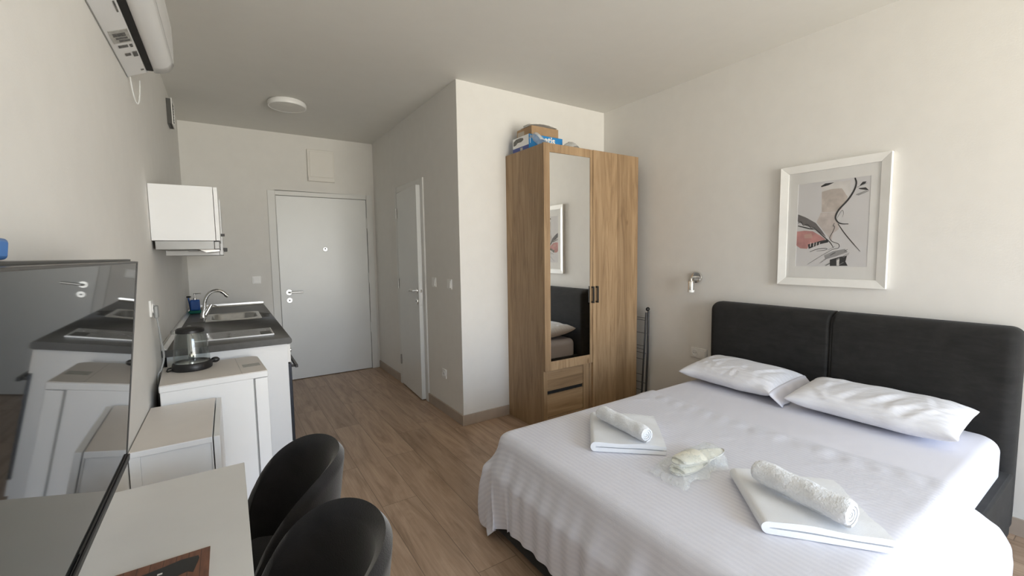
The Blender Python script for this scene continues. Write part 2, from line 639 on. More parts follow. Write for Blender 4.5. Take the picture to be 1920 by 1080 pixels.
def thing(name, label, cat, loc=(0, 0, 0), group=None, kind=None):
    o = bpy.data.objects.new(name, None)
    o.empty_display_size = 0.1
    COL.objects.link(o)
    o.location = loc
    OFF[o.name] = Vector(loc)
    return tag(o, label, cat, group, kind)


def struct(name, mb, mat, label, cat, **kw):
    return tag(obj(name, mb, mat, None, **kw), label, cat, kind='structure')


def rbox(x0, x1, y0, y1, z0, z1):
    return MB().box(x0, x1, y0, y1, z0, z1)


def copy_tree(o, parent=None):
    c = o.copy()
    COL.objects.link(c)
    if parent:
        c.parent = parent
    for ch in [q for q in COL.objects if q.parent == o]:
        copy_tree(ch, c)
    return c


# ------------------------------------------------------------------ room shell
T = 0.12
struct('floor', rbox(XL - T, XR + T, YB - 0.25, YD + T, -0.1, 0), 'floor', 'oak laminate plank floor running through the whole room', 'floor', smooth=False)
struct('ceiling', rbox(XL - T, XR + T, YB - 0.25, YD + T, H, H + 0.1), 'ceiling', 'plain white ceiling', 'ceiling', smooth=False)
struct('wall_left', rbox(XL - T, XL, YB - 0.25, YD + T, 0, H), 'wall', 'long white wall on the left with the television and kitchen', 'wall', smooth=False)
struct('wall_right', rbox(XR, XR + T, YB - 0.25, YD + T, 0, H), 'wall', 'white wall behind the bed headboard', 'wall', smooth=False)
EX0, EX1, EZ = -1.1265, -0.026, 2.09
mb = MB().box(XL, EX0, YD, YD + T, 0, H).box(EX1, XR, YD, YD + T, 0, H).box(EX0, EX1, YD, YD + T, EZ, H)
struct('wall_far', mb, 'wall', 'white end wall with the entrance door', 'wall', smooth=False)
BY0, BY1, BZ = 0.6975, 1.4696, 2.077
BT = 0.10
mb = MB().box(0, BT, 0, BY0, 0, H).box(0, BT, BY1, YD, 0, H).box(0, BT, BY0, BY1, BZ, H)
struct('wall_bathroom_side', mb, 'wall', 'white bathroom wall with the narrow door left ajar', 'wall', smooth=False)
struct('wall_bathroom_front', rbox(BT, XR, 0, BT, 0, H), 'wall', 'bright white bathroom wall beside the wardrobe', 'wall', smooth=False)
mb = (MB().box(XL, WX0, YB - 0.2, YB, 0, H).box(WX1, XR, YB - 0.2, YB, 0, H)
      .box(WX0, WX1, YB - 0.2, YB, WZ1, H).box(WX0, WX1, YB - 0.2, YB, 0, WZ0))
struct('wall_near', mb, 'wall', 'white balcony wall behind the viewer with the glazed door', 'wall', smooth=False)


def window():
    t = thing('window_1', 'white framed balcony glass door lighting the room', 'window', ((WX0 + WX1) / 2, YB - 0.1, WZ0), kind='structure')
    y0, y1 = YB - 0.14, YB - 0.07
    fr = MB()
    fr.box(WX0, WX0 + .06, y0, y1, WZ0, WZ1).box(WX1 - .06, WX1, y0, y1, WZ0, WZ1)
    fr.box(WX0, WX1, y0, y1, WZ0, WZ0 + .07).box(WX0, WX1, y0, y1, WZ1 - .06, WZ1)
    xm = (WX0 + WX1) / 2
    fr.box(xm - .05, xm + .05, y0, y1, WZ0, WZ1)
    obj('frame', fr, 'white_pvc', t, bevel=0.004)
    for a, b in ((WX0 + .06, xm - .05), (xm + .05, WX1 - .06)):
        obj('pane', rbox(a, b, YB - .107, YB - .103, WZ0 + .07, WZ1 - .06), 'pane', t, smooth=False)


window()
# skirting boards (the bathroom corner, the wardrobe wall, the headboard wall)
struct('baseboard_bathroom_side_front', rbox(-0.012, 0, -0.012, BY0, 0, 0.085), 'base_trim', 'taupe skirting between bathroom door and wall corner', 'skirting board', bevel=0.002)
struct('baseboard_bathroom_side_back', rbox(-0.012, 0, BY1, YD - 0.012, 0, 0.085), 'base_trim', 'taupe skirting between bathroom door and entrance door', 'skirting board', bevel=0.002)
struct('baseboard_bathroom_front', rbox(0.0005, 0.432, -0.012, 0, 0, 0.085), 'base_trim', 'taupe skirting left of the wardrobe', 'skirting board', bevel=0.002)
struct('baseboard_right', rbox(XR - 0.012, XR, YB, -0.57, 0, 0.085), 'base_trim', 'taupe skirting along the headboard wall', 'skirting board', bevel=0.002)


def lever(t, base, n, d, mat='satin', L=0.135, rr=0.033, wave=False):
    """rosette + lever; n: out of the leaf, d: the lever's direction"""
    base, n, d = Vector(base), Vector(n), Vector(d)
    h = obj('handle', MB().cyl(base, base + n * .01, rr, rr * 0.94, 28), mat, t, bevel=.0015)
    if wave:
        pts = [base + n * .008, base + n * .042, base + n * .05 + d * .012]
        for s in (.03, .05, .07, .09, .11):
            pts.append(base + n * .05 + d * s + Vector((0, 0, .006 * math.sin(s / .11 * 5.2))))
        obj('lever', MB().tube(pts, [.009, .009, .010, .0095, .0085, .0075, .0065, .005], 12), mat, h)
    else:
        pts = [base + n * .008, base + n * .044, base + n * .05 + d * .008, base + n * .05 + d * L]
        obj('lever', MB().tube(pts, .010, 14), mat, h)
    return h


def keyhole(t, base, n, mat='satin'):
    base, n = Vector(base), Vector(n)
    a = MB()
    k = obj('lock', a.cyl(base, base + n * .009, .031, .029, 28), mat, t, bevel=.0015)
    obj('keyhole', MB().cyl(base + n * .009, base + n * .0105, .008, .008, 14), 'dark_gap', k)


def entrance_door():
    t = thing('door_1', 'white entrance door with peephole at the end of the kitchen', 'door', ((EX0 + EX1) / 2, YD, 0), kind='structure')
    fr = MB()
    w = 0.072
    y0, y1 = YD - 0.012, YD + T
    fr.box(EX0, EX0 + w, y0, y1, 0, EZ).box(EX1 - w, EX1, y0, y1, 0, EZ).box(EX0 + w, EX1 - w, y0, y1, EZ - .05, EZ)
    obj('door_frame', fr, 'frame_paint', t, bevel=.003)
    x0, x1 = EX0 + w + .004, EX1 - w - .004
    lf = obj('door_leaf', rbox(x0, x1, YD - 0.006, YD + .04, 0.006, EZ - .054), 'door_paint', t, bevel=.003)
    lever(lf, (-0.969, YD - .006, .987), (0, -1, 0), (1, 0, 0))
    keyhole(lf, (-0.968, YD - .006, .899), (0, -1, 0))
    p = MB().cyl((-.577, YD - .006, 1.456), (-.577, YD - .014, 1.456), .026, .023, 24)
    pp = obj('peephole', p, 'satin', lf, bevel=.001)
    obj('peephole_lens', MB().cyl((-.577, YD - .014, 1.462), (-.577, YD - .016, 1.462), .009, .009, 16), 'black', pp)
    for z in (.45, 1.05, 1.7):
        obj('hinge', MB().cyl((x1 + .002, YD - .012, z), (x1 + .002, YD - .012, z + .12), .007, .007, 12), 'frame_paint', t)
    obj('backing', rbox(EX0, EX1, YD + T, YD + T + .02, 0, EZ), 'dark_gap', t, smooth=False)


entrance_door()


def bathroom_door():
    t = thing('door_2', 'narrow white bathroom door standing slightly ajar', 'door', (0, (BY0 + BY1) / 2, 0), kind='structure')
    w = .058
    x0, x1 = -0.014, BT + .01
    fr = MB()
    fr.box(x0, x1, BY0, BY0 + w, 0, BZ).box(x0, x1, BY1 - w, BY1, 0, BZ).box(x0, x1, BY0 + w, BY1 - w, BZ - w, BZ)
    fr.box(.045, .06, BY0 + w, BY0 + w + .012, 0, BZ - w)
    obj('door_frame', fr, 'frame_paint', t, bevel=.003)
    hy, hx = BY1 - w - .002, -0.014
    W = BY1 - BY0 - 2 * w - .004
    ang = math.radians(3.4)

    def R(p):
        # p: (d along leaf from the hinge, thickness, z)
        d, q, z = p
        return Vector((hx - d * math.sin(ang) + q * math.cos(ang), hy - d * math.cos(ang) - q * math.sin(ang), z))
    lf = obj('door_leaf', rbox(0, W, 0, .04, .012, BZ - w - .004).xform(R), 'door_paint', t, bevel=.002)
    ex = Vector((-math.sin(ang), -math.cos(ang), 0))
    nx = Vector((-math.cos(ang), math.sin(ang), 0))
    b = R((W - .055, 0, 1.045))
    lever(lf, b, nx, -ex, wave=True, rr=.024)
    keyhole(lf, R((W - .055, 0, .945)), nx)
    pl = MB().box(W, W + .0015, .012, .030, .90, 1.12).xform(R)
    k = obj('lock_plate', pl, 'steel', lf)
    obj('latch', MB().box(W + .0015, W + .009, .015, .027, 1.03, 1.055).xform(R), 'chrome', k, bevel=.002)
    for z in (.22, 1.03, 1.76):
        obj('hinge', MB().cyl((hx - .006, hy + .006, z), (hx - .006, hy + .006, z + .10), .008, .008, 12), 'steel', t)


bathroom_door()


# ------------------------------------------------------------------ wall fittings
def rocker(c, axis, label, group=None, size=.08, name='light_switch'):
    """square switch plate; axis: outward normal"""
    c, n = Vector(c), Vector(axis)
    s = Vector((0, 0, 1)).cross(n)
    t = thing(name, label, 'switch', c, group)

    def bx(a, b, z0, z1, d0, d1):
        return MB().box(a, b, d0, d1, z0, z1).xform(lambda p: c + s * p.x + n * p.y + Vector((0, 0, p.z)))
    h = size / 2
    obj('plate', bx(-h, h, -h, h, 0, .009), 'white_pvc', t, bevel=.002)
    r = MB().prism([(-.029, .009), (.029, .009), (.029, .012), (-.029, .017)], 'x', -.029, .029).xform(
        lambda p: c + s * p.x + n * p.z + Vector((0, 0, p.y)))
    obj('rocker', r, 'white_pvc', t, bevel=.001)
    return t


def socket(c, axis, label, size=.08, name='power_socket'):
    c, n = Vector(c), Vector(axis)
    s = Vector((0, 0, 1)).cross(n)
    t = thing(name, label, 'socket', c)
    h = size / 2

    def bx(a, b, z0, z1, d0, d1):
        return MB().box(a, b, d0, d1, z0, z1).xform(lambda p: c + s * p.x + n * p.y + Vector((0, 0, p.z)))
    obj('plate', bx(-h, h, -h, h, 0, .009), 'white_pvc', t, bevel=.002)
    ring = MB()
    prof = [(.025, .009), (.025, .014), (.021, .014), (.0195, .010), (0.0, .010)]
    ring.lathe(prof, n=28).xform(lambda p: c + s * p.x + Vector((0, 0, p.y)) + n * p.z)
    f = obj('socket_face', ring, 'white_pvc', t)
    for d in (-.0095, .0095):
        obj('pin_hole', MB().cyl(c + s * d + n * .0095, c + s * d + n * .0108, .0028, .0028, 10), 'dark_gap', f)
    return t


rocker((0, .508, 1.135), (-1, 0, 0), 'white light switch next to the bathroom door frame', 'bathroom wall switches')
rocker((0, .191, 1.133), (-1, 0, 0), 'white light switch near the corner of the bathroom wall', 'bathroom wall switches')
socket((0, .345, .351), (-1, 0, 0), 'white socket low on the bathroom wall above the skirting')
rocker((-1.27, YD, 1.136), (0, -1, 0), 'white switch on the end wall left of the entrance door')


def bedside_socket():
    t = thing('double_socket', 'white double socket plate beside the headboard, under the chrome reading lamp', 'socket', (XR, -1.045, .57))
    x = XR
    obj('plate', rbox(x - .010, x, -1.115, -.975, .53, .61), 'white_pvc', t, bevel=.003)
    ring = MB().lathe([(.026, 0), (.026, .005), (.021, .005), (.0195, .001), (0, .001)], n=28).xform(
        lambda p: Vector((x - .010 - p.z, -1.015 + p.x, .57 + p.y)))
    f = obj('socket_face', ring, 'white_pvc', t)
    for d in (-.0095, .0095):
        obj('pin_hole', MB().cyl((x - .0105, -1.015 + d, .57), (x - .0120, -1.015 + d, .57), .0028, .0028, 10), 'dark_gap', f)
    obj('rocker', rbox(x - .015, x - .010, -1.105, -1.055, .545, .595), 'white_pvc', t, bevel=.002)


bedside_socket()


def fuse_box():
    t = thing('fuse_box', 'white square fuse box mounted above the entrance door', 'fuse box', (-.58, YD, 2.2))
    x0, x1, z0, z1 = -.722, -.442, 2.21, 2.558
    obj('body', rbox(x0, x1, YD - .028, YD, z0, z1), 'fuse', t, bevel=.004)
    obj('flap', rbox(x0 + .022, x1 - .012, YD - .034, YD - .028, z0 + .052, z1 - .022), 'fuse', t, bevel=.003)
    obj('bottom_strip', rbox(x0 + .004, x1 - .004, YD - .036, YD - .028, z0 + .004, z0 + .046), 'fuse', t, bevel=.003)


fuse_box()


def ceiling_lamp():
    c = (-1.015, 1.192)
    t = thing('ceiling_lamp', 'round flat white ceiling lamp, switched off', 'lamp', (*c, H))
    obj('base', MB().lathe([(.132, H - .012), (.132, H)], (*c, 0)), 'white_pvc', t)
    r = MB().lathe([(.148, H - .010), (.150, H - .014), (.150, H - .040), (.147, H - .046), (.140, H - .047), (.138, H - .044)], (*c, 0), n=56)
    obj('rim', r, 'white_pvc', t)
    obj('diffuser', MB().lathe([(.140, H - .044), (.128, H - .047), (.08, H - .050), (0.0, H - .051)], (*c, 0), n=56), 'lamp_diffuser', t)


ceiling_lamp()


def wall_vent():
    t = thing('wall_vent', 'small louvred vent high on the left wall near the ceiling', 'vent', (XL, 1.36, 2.52))
    y0, y1, z0, z1 = 1.29, 1.47, 2.425, 2.615
    fr = MB()
    w = .014
    fr.box(XL, XL + .030, y0, y0 + w, z0, z1).box(XL, XL + .030, y1 - w, y1, z0, z1)
    fr.box(XL, XL + .030, y0 + w, y1 - w, z0, z0 + w).box(XL, XL + .030, y0 + w, y1 - w, z1 - w, z1)
    obj('rear_frame', fr, 'vent_dark', t, bevel=.001)
    fc = MB()
    w = .018
    y0, y1, z0, z1 = y0 - .006, y1 + .006, z0 - .006, z1 + .006
    fc.box(XL + .030, XL + .037, y0, y0 + w, z0, z1).box(XL + .030, XL + .037, y1 - w, y1, z0, z1)
    fc.box(XL + .030, XL + .037, y0 + w, y1 - w, z0, z0 + w).box(XL + .030, XL + .037, y0 + w, y1 - w, z1 - w, z1)
    obj('front_frame', fc, 'white_pvc', t, bevel=.002)
    for i in range(8):
        z = 2.437 + i * .0215
        s = MB().prism([(XL + .012, z), (XL + .034, z + .010), (XL + .034, z + .013), (XL + .012, z + .003)], 'y', y0 + w, y1 - w)
        obj('louvre', s, 'vent_dark', t)


wall_vent()


def air_conditioner():
    y0, y1 = -1.245, -.445
    zb = 2.186
    t = thing('air_conditioner', 'white wall-mounted air conditioner high on the left wall', 'air conditioner', (XL, (y0 + y1) / 2, zb))
    front = [(.118, .037), (.134, .041), (.150, .050), (.161, .063), (.168, .080), (.171, .100)]
    pts = [(0, 0), (.073, .0325), (.073, .048), (.096, .050), (.096, .0345)] + front + [(.172, .16), (.171, .25), (.158, .282), (.14, .288), (0, .288)]
    obj('body', MB().prism([(XL + d, zb + z) for d, z in pts], 'y', y0, y1), 'ac_white', t, bevel=.004, seg=3, angle=40)

    def slope(mb):
        return mb.xform(lambda p: Vector((p.x, p.y, p.z + .446 * (p.x - XL))))
    sl = MB().prism([(XL + .0725, zb + .0315), (XL + .0965, zb + .0335), (XL + .0965, zb + .0365), (XL + .0725, zb + .0345)], 'y', y0 + .05, y1 - .030)
    obj('outlet_slit', sl, 'dark_gap', t)
    lv = [(d + .001, z - .0012) for d, z in [(.0985, .0345)] + front[:5]]
    P = np.array([[(XL + d, y, zb + z) for d, z in lv] for y in np.linspace(y0 + .02, y1 - .010, 12)])
    obj('louvre', MB().grid(P), 'ac_white', t, solid=.002, angle=50)
    obj('panel_seam', MB().tube([(XL + .1695, y, zb + .080) for y in np.linspace(y0, y1 - .008, 8)], .0011, 6), 'grey_plastic', t)
    obj('wall_bracket', MB().tube([(XL + .0025, y, zb - .001) for y in (y0, y1)], .0022, 6), 'grey_plastic', t)
    lb = obj('rating_label', slope(rbox(XL + .014, XL + .068, -.905, -.795, zb - .0022, zb - .0004)), 'label_grey', t)
    for a, b, c, d in ((.022, .058, -.880, -.852), (.026, .060, -.845, -.828), (.032, .064, -.822, -.804)):
        obj('printed_line', slope(rbox(XL + a, XL + b, c, d, zb - .0028, zb - .0020)), 'label_dark', lb)
    for a, b, c, d in ((.022, .050, -.772, -.750), (.056, .064, -.772, -.746), (.054, .068, -.700, -.652), (.030, .047, -.692, -.668), (.056, .066, -.505, -.492)):
        obj('small_sticker', slope(rbox(XL + a, XL + b, c, d, zb - .0022, zb - .0004)), 'label_dark', t)
    obj('vent_slot', slope(rbox(XL + .062, XL + .066, -1.11, -1.035, zb - .0024, zb - .0002)), 'label_dark', t)
    loop = []
    for i in range(25):
        a = i / 24
        y = -.440 + .055 * (1 - abs(2 * a - 1)) * .4 + a * .035
        z = zb + .004 - .105 * math.sin(math.pi * a) ** .6
        loop.append((XL + .010 + .028 * a, y, z))
    obj('drain_loop', MB().tube(loop, .0028, 8), 'film', t)


air_conditioner()


# ------------------------------------------------------------------ kitchen
CX, CZ, CY0, CY1 = -1.211, .877, -.072, YD - .004


def rounded_front(x0, x1, z0, z1, r=.014):
    pts = [(x0, z0)]
    for i in range(7):
        a = -math.pi / 2 + i / 6 * math.pi / 2
        pts.append((x1 - r + r * math.cos(a), z0 + r + r * math.sin(a)))
    for i in range(7):
        a = i / 6 * math.pi / 2
        pts.append((x1 - r + r * math.cos(a), z1 - r + r * math.sin(a)))
    pts.append((x0, z1))
    return pts


SX0, SX1, SY0, SY1 = -1.665, -1.325, 1.10, 1.56        # sink bowl opening
wt = MB()
x0 = XL + .003
zt = CZ - .038
wt.prism(rounded_front(x0, CX, zt, CZ), 'y', CY0, SY0)
wt.prism(rounded_front(x0, CX, zt, CZ), 'y', SY1, CY1)
wt.box(x0, SX0, SY0, SY1, zt, CZ)
wt.prism(rounded_front(SX1, CX, zt, CZ), 'y', SY0, SY1)
tag(obj('worktop', wt, 'worktop'), 'dark grey kitchen worktop along the left wall', 'worktop')


def upstand(name, mb, label):
    tag(obj(name, mb, 'alu', bevel=.0015), label, 'worktop trim')


up = [(XL + .001, CZ), (XL + .026, CZ), (XL + .026, CZ + .003), (XL + .010, CZ + .022), (XL + .010, CZ + .030), (XL + .001, CZ + .030)]
upstand('worktop_upstand', MB().prism([(a, b + .0005) for a, b in up], 'y', CY0, CY1 - .024), 'long metal upstand strip where the worktop meets the left wall')
up2 = [(CY1 + .003 - .022, CZ), (CY1 + .003, CZ), (CY1 + .003, CZ + .030), (CY1 + .003 - .008, CZ + .030), (CY1 + .003 - .010, CZ + .012)]
upstand('worktop_upstand', MB().prism([(a, b + .0005) for a, b in up2], 'x', XL + .001, CX - .008), 'short metal upstand strip where the worktop meets the end wall')


def base_cabinets():
    FX = -1.240
    zt0 = CZ - .0385
    # oven housing with the near side panel
    t = thing('oven_cabinet', 'white base cabinet holding the oven, with a plain white side panel behind the fridge', 'cabinet', (-1.53, .25, 0))
    obj('side_panel', rbox(XL + .02, FX + .004, CY0 + .018, CY0 + .036, 0.0, zt0), 'white_lam', t, bevel=.001)
    obj('far_panel', rbox(XL + .02, FX, .585, .603, .10, zt0), 'white_lam', t, bevel=.001)
    obj('back_panel', rbox(XL + .02, XL + .028, CY0 + .036, .585, .10, zt0), 'white_lam', t)
    obj('plinth', rbox(FX - .06, FX - .044, CY0 + .037, .603, 0, .098), 'white_lam', t)
    obj('floor_panel', rbox(XL + .029, FX, CY0 + .037, .584, .10, .116), 'white_lam', t)
    y = .605
    for w, nm in ((.40, 'next to the oven'), (1.26, 'under the sink, nearest the entrance door')):
        y1 = min(y + w, CY1)
        t = thing('base_cabinet', 'white base cabinet below the worktop, ' + nm, 'cabinet', (-1.53, (y + y1) / 2, 0))
        bd = MB().box(XL + .02, FX, y, y + .016, .1, zt0).box(XL + .02, FX, y1 - .017, y1 - .001, .1, zt0).box(XL + .02, FX, y + .016, y1 - .017, .1, .116)
        obj('body', bd, 'white_lam', t)
        obj('plinth', rbox(FX - .06, FX - .044, y, y1 - .001, 0, .1), 'white_lam', t)
        d = obj('door', rbox(FX + .001, FX + .019, y + .002, y1 - .003, .102, zt0 - .008), 'white_lam', t, bevel=.001)
        ym = (y + y1) / 2
        hd = MB().tube([(FX + .019, ym - .06, .76), (FX + .045, ym - .06, .76), (FX + .045, ym + .06, .76), (FX + .019, ym + .06, .76)], .005, 8)
        obj('handle', hd, 'black_metal', d)
        y = y1
    # oven
    t = thing('oven', 'built-in oven with black glass door and white control panel', 'oven', (-1.5, .25, .12))
    y0, y1 = CY0 + .0375, .584
    obj('body', rbox(XL + .08, FX - .002, y0 + .004, y1 - .004, .1165, zt0 - .002), 'steel', t)
    obj('control_panel', rbox(FX - .0005, FX + .022, y0 + .001, y1 - .001, .715, zt0 - .008), 'white_pvc', t, bevel=.002)
    for yy in (.06, .16, .42, .50):
        k = obj('knob', MB().cyl((FX + .022, yy, .775), (FX + .036, yy, .775), .014, .012, 18), 'steel', t, bevel=.002)
    dr = obj('oven_door', rbox(FX - .0005, FX + .024, y0 + .001, y1 - .001, .205, .708), 'black_glass', t, bevel=.002)
    hd = MB().box(FX + .046, FX + .062, y0 + .01, y1 - .01, .672, .690)
    hd.box(FX + .024, FX + .047, y0 + .03, y0 + .048, .674, .688).box(FX + .024, FX + .047, y1 - .048, y1 - .03, .674, .688)
    obj('handle', hd, 'black_metal', dr, bevel=.002)
    obj('lower_panel', rbox(FX - .0005, FX + .020, y0 + .001, y1 - .001, .122, .200), 'white_lam', t, bevel=.002)


base_cabinets()


def cooktop():
    x0, x1, y0, y1 = -1.735, -1.292, .105, .405
    t = thing('cooktop', 'black glass two-zone cooktop with a pale metal edge set in the worktop', 'cooktop', ((x0 + x1) / 2, (y0 + y1) / 2, CZ))
    z = CZ + .0005
    obj('glass', rbox(x0 + .004, x1 - .006, y0 + .006, y1 - .006, z, z + .0055), 'cooktop', t)
    fr = MB().box(x0, x1, y0, y0 + .006, z, z + .007).box(x0, x1, y1 - .006, y1, z, z + .005)
    fr.box(x0, x0 + .004, y0 + .006, y1 - .006, z, z + .006).box(x1 - .006, x1, y0 + .006, y1 - .006, z, z + .006)
    obj('metal_edge', fr, 'alu', t)
    for cx, r in ((-1.61, .085), (-1.44, .07)):
        ring = [(cx + r * math.cos(a), .255 + r * math.sin(a), z + .0058) for a in np.linspace(0, 2 * math.pi, 48, endpoint=False)]
        obj('cooking_zone', MB().tube(ring, .0007, 4, closed=True), 'label_grey', t)
    obj('control_field', rbox(-1.365, -1.305, .13, .26, z + .0055, z + .0060), 'label_dark', t)
    obj('indicator_light', MB().cyl((-1.33, .30, z + .0055), (-1.33, .30, z + .007), .004, .003, 10), 'white_pvc', t)


cooktop()


def sink():
    t = thing('sink', 'small stainless steel sink set in the dark worktop', 'sink', (-1.5, 1.33, CZ))
    x0, x1, y0, y1 = SX0 - .025, SX1 + .022, SY0 - .07, SY1 + .02
    rim_z = CZ + .0035

    def ring(hx, hy, r, z, cx, cy, n=10):
        out = []
        for qx, qy, a0 in ((1, 1, 0), (-1, 1, 90), (-1, -1, 180), (1, -1, 270)):
            for i in range(n):
                a = math.radians(a0 + 90 * i / (n - 1))
                out.append((cx + qx * (hx - r) + r * math.cos(a), cy + qy * (hy - r) + r * math.sin(a), z))
        return out
    ox, oy = (x0 + x1) / 2, (y0 + y1) / 2
    bx, by = (SX0 + SX1) / 2, (SY0 + SY1) / 2
    hx, hy = (SX1 - SX0) / 2 - .003, (SY1 - SY0) / 2 - .003
    P = [ring((x1 - x0) / 2, (y1 - y0) / 2, .03, CZ + .0006, ox, oy), ring((x1 - x0) / 2 - .003, (y1 - y0) / 2 - .003, .028, rim_z, ox, oy),
         ring(hx, hy, .09, rim_z, bx, by), ring(hx - .006, hy - .006, .088, rim_z - .008, bx, by),
         ring(hx - .016, hy - .016, .085, CZ - .12, bx, by), ring(hx - .045, hy - .045, .07, CZ - .15, bx, by), ring(.03, .03, .03, CZ - .155, bx, by)]
    obj('basin', MB().grid(np.array(P), closed_v=True), 'steel', t, angle=50)
    obj('drain', MB().lathe([(.034, CZ - .1555), (.034, CZ - .151), (.026, CZ - .152), (0, CZ - .154)], (bx, by, 0), n=24), 'chrome', t)
    return t


sink()


def faucet():
    bx, by = -1.708, 1.30
    z = CZ + .0008
    t = thing('faucet', 'chrome swan-neck mixer tap behind the sink', 'faucet', (bx, by, z))
    obj('base', MB().lathe([(.026, 0), (.026, .006), (.021, .012), (.019, .05), (.0, .052)], (bx, by, z), n=28), 'chrome', t)
    pts = [(bx, by, z + .03)]
    R = .088
    for zz in np.linspace(.05, .10, 4):
        pts.append((bx + .012 * (zz - .05) / .05, by, z + zz))
    for i in range(1, 17):
        a = math.pi - i / 16 * math.radians(172)
        pts.append((bx + .012 + R + R * math.cos(a), by, z + .10 + 1.45 * R * math.sin(a)))
    pts = [p for k, p in enumerate(pts) if k < 18]
    pts += [(pts[-1][0] + .012, by, pts[-1][2] - .008)]
    rr = [.0135] * len(pts)
    rr[-1] = .0155
    rr[-2] = .015
    obj('spout', MB().tube(pts, rr, 16), 'chrome', t)
    b = Vector((bx + .014, by - .012, z + .03))
    e = b + Vector((.045, .012, .085))
    vv = obj('valve', MB().cyl(b, e, .016, .015, 20), 'chrome', t, bevel=.003)
    obj('lever', MB().tube([e + Vector((.0, 0, -.006)), e + Vector((.02, .02, -.012)), e + Vector((.055, .04, -.034))], [.005, .0045, .004], 10), 'chrome', vv)


faucet()


def soap():
    cx, cy = -1.783, 1.79
    tag(obj('sponge', MB().box(cx - .05, cx + .052, cy - .05, cy + .035, CZ + .001, CZ + .026), 'green_sponge', bevel=.007, seg=3),
        'green kitchen sponge lying in the corner of the worktop', 'sponge')
    z = CZ + .0265
    t = thing('soap_dispenser', 'blue pump bottle of dish soap beside the tap', 'soap dispenser', (cx, cy, z))
    obj('bottle', MB().box(cx - .036, cx + .036, cy - .026, cy + .026, z, z + .098), 'blue_soap', t, bevel=.01, seg=3)
    nk = obj('collar', MB().lathe([(.014, .098), (.014, .112), (.010, .116), (.0, .117)], (cx, cy, z), n=20), 'chrome', t)
    obj('pump_head', MB().cyl((cx, cy, z + .115), (cx, cy, z + .152), .0045, .0045, 10), 'chrome', nk)
    obj('nozzle', MB().tube([(cx - .008, cy, z + .152), (cx + .045, cy, z + .152), (cx + .05, cy, z + .147)], .0045, 10), 'chrome', nk)
    t2 = thing('dish_brush', 'small dark scrubbing brush leaning behind the blue soap', 'brush', (cx - .05, cy + .06, CZ))
    obj('brush_handle', MB().tube([(cx - .038, cy + .052, CZ + .004), (cx - .044, cy + .056, CZ + .08), (cx - .050, cy + .06, CZ + .138)], [.006, .005, .007], 10), 'blue_soap', t2)
    obj('brush_head', MB().sphere((cx - .048, cy + .06, CZ + .148), .014, 8, sc=(1.4, 1, .6)), 'black', t2)


soap()


def wall_cabinets():
    x0 = XL + .002
    # near cabinet, with the cooker hood below it
    z0, z1 = 1.472, 1.768
    t = thing('wall_cabinet', 'white wall cabinet above the cooker hood, its plain side towards the room', 'cabinet', (x0, .2, z0))
    obj('body', rbox(x0, -1.567, -.11, .488, z0, z1), 'white_lam', t, bevel=.001)
    d = obj('door', rbox(-1.5645, -1.5455, -.11, .488, z0 + .001, z1 - .001), 'white_lam', t, bevel=.001)
    obj('handle', MB().box(-1.5455, -1.524, .40, .415, z0 + .045, z0 + .062), 'black_metal', d, bevel=.001)
    # hood
    t = thing('cooker_hood', 'flat grey built-in cooker hood under the nearest wall cabinet', 'cooker hood', (x0, .2, 1.42))
    obj('body', rbox(x0 + .012, -1.575, -.098, .478, 1.424, z0 - .001), 'hood_grey', t, bevel=.002)
    obj('front_strip', rbox(-1.574, -1.551, -.100, .48, 1.426, z0 - .004), 'hood_grey', t, bevel=.002)
    vs = MB().prism([(x0 + .20, 1.4235), (-1.553, 1.4235), (-1.553, 1.414), (x0 + .23, 1.408)], 'y', -.04, .44)
    obj('filter', vs, 'alu', t)
    obj('lamp_cover', MB().box(x0 + .14, x0 + .19, .05, .14, 1.417, 1.4235), 'grey_plastic', t, bevel=.002)
    # two further cabinets that hang a little lower
    z0 = 1.395
    for a, b, w in ((.50, 1.10, 'middle one of the row, beyond the hood'), (1.105, 1.70, 'last one of the row, nearest the end wall')):
        t = thing('wall_cabinet', 'white wall cabinet, ' + w, 'cabinet', (x0, (a + b) / 2, z0))
        obj('body', rbox(x0, -1.560, a, b, z0, z1), 'white_lam', t, bevel=.001)
        d = obj('door', rbox(-1.5575, -1.5385, a + .001, b - .001, z0 + .001, z1 - .001), 'white_lam', t, bevel=.001)
        obj('handle', MB().box(-1.5385, -1.5135, a + .06, a + .075, z0 + .03, z0 + .05), 'black_metal', d, bevel=.001)


wall_cabinets()


# ------------------------------------------------------------------ fridge, kettle, plug
FZ = .80
FA = math.radians(3.5)
FO = Vector((-1.612, -.315, 0))


def fr_x(p):
    c, s = math.cos(FA), math.sin(FA)
    return Vector((FO.x + c * p.x - s * p.y, FO.y + s * p.x + c * p.y, p.z))


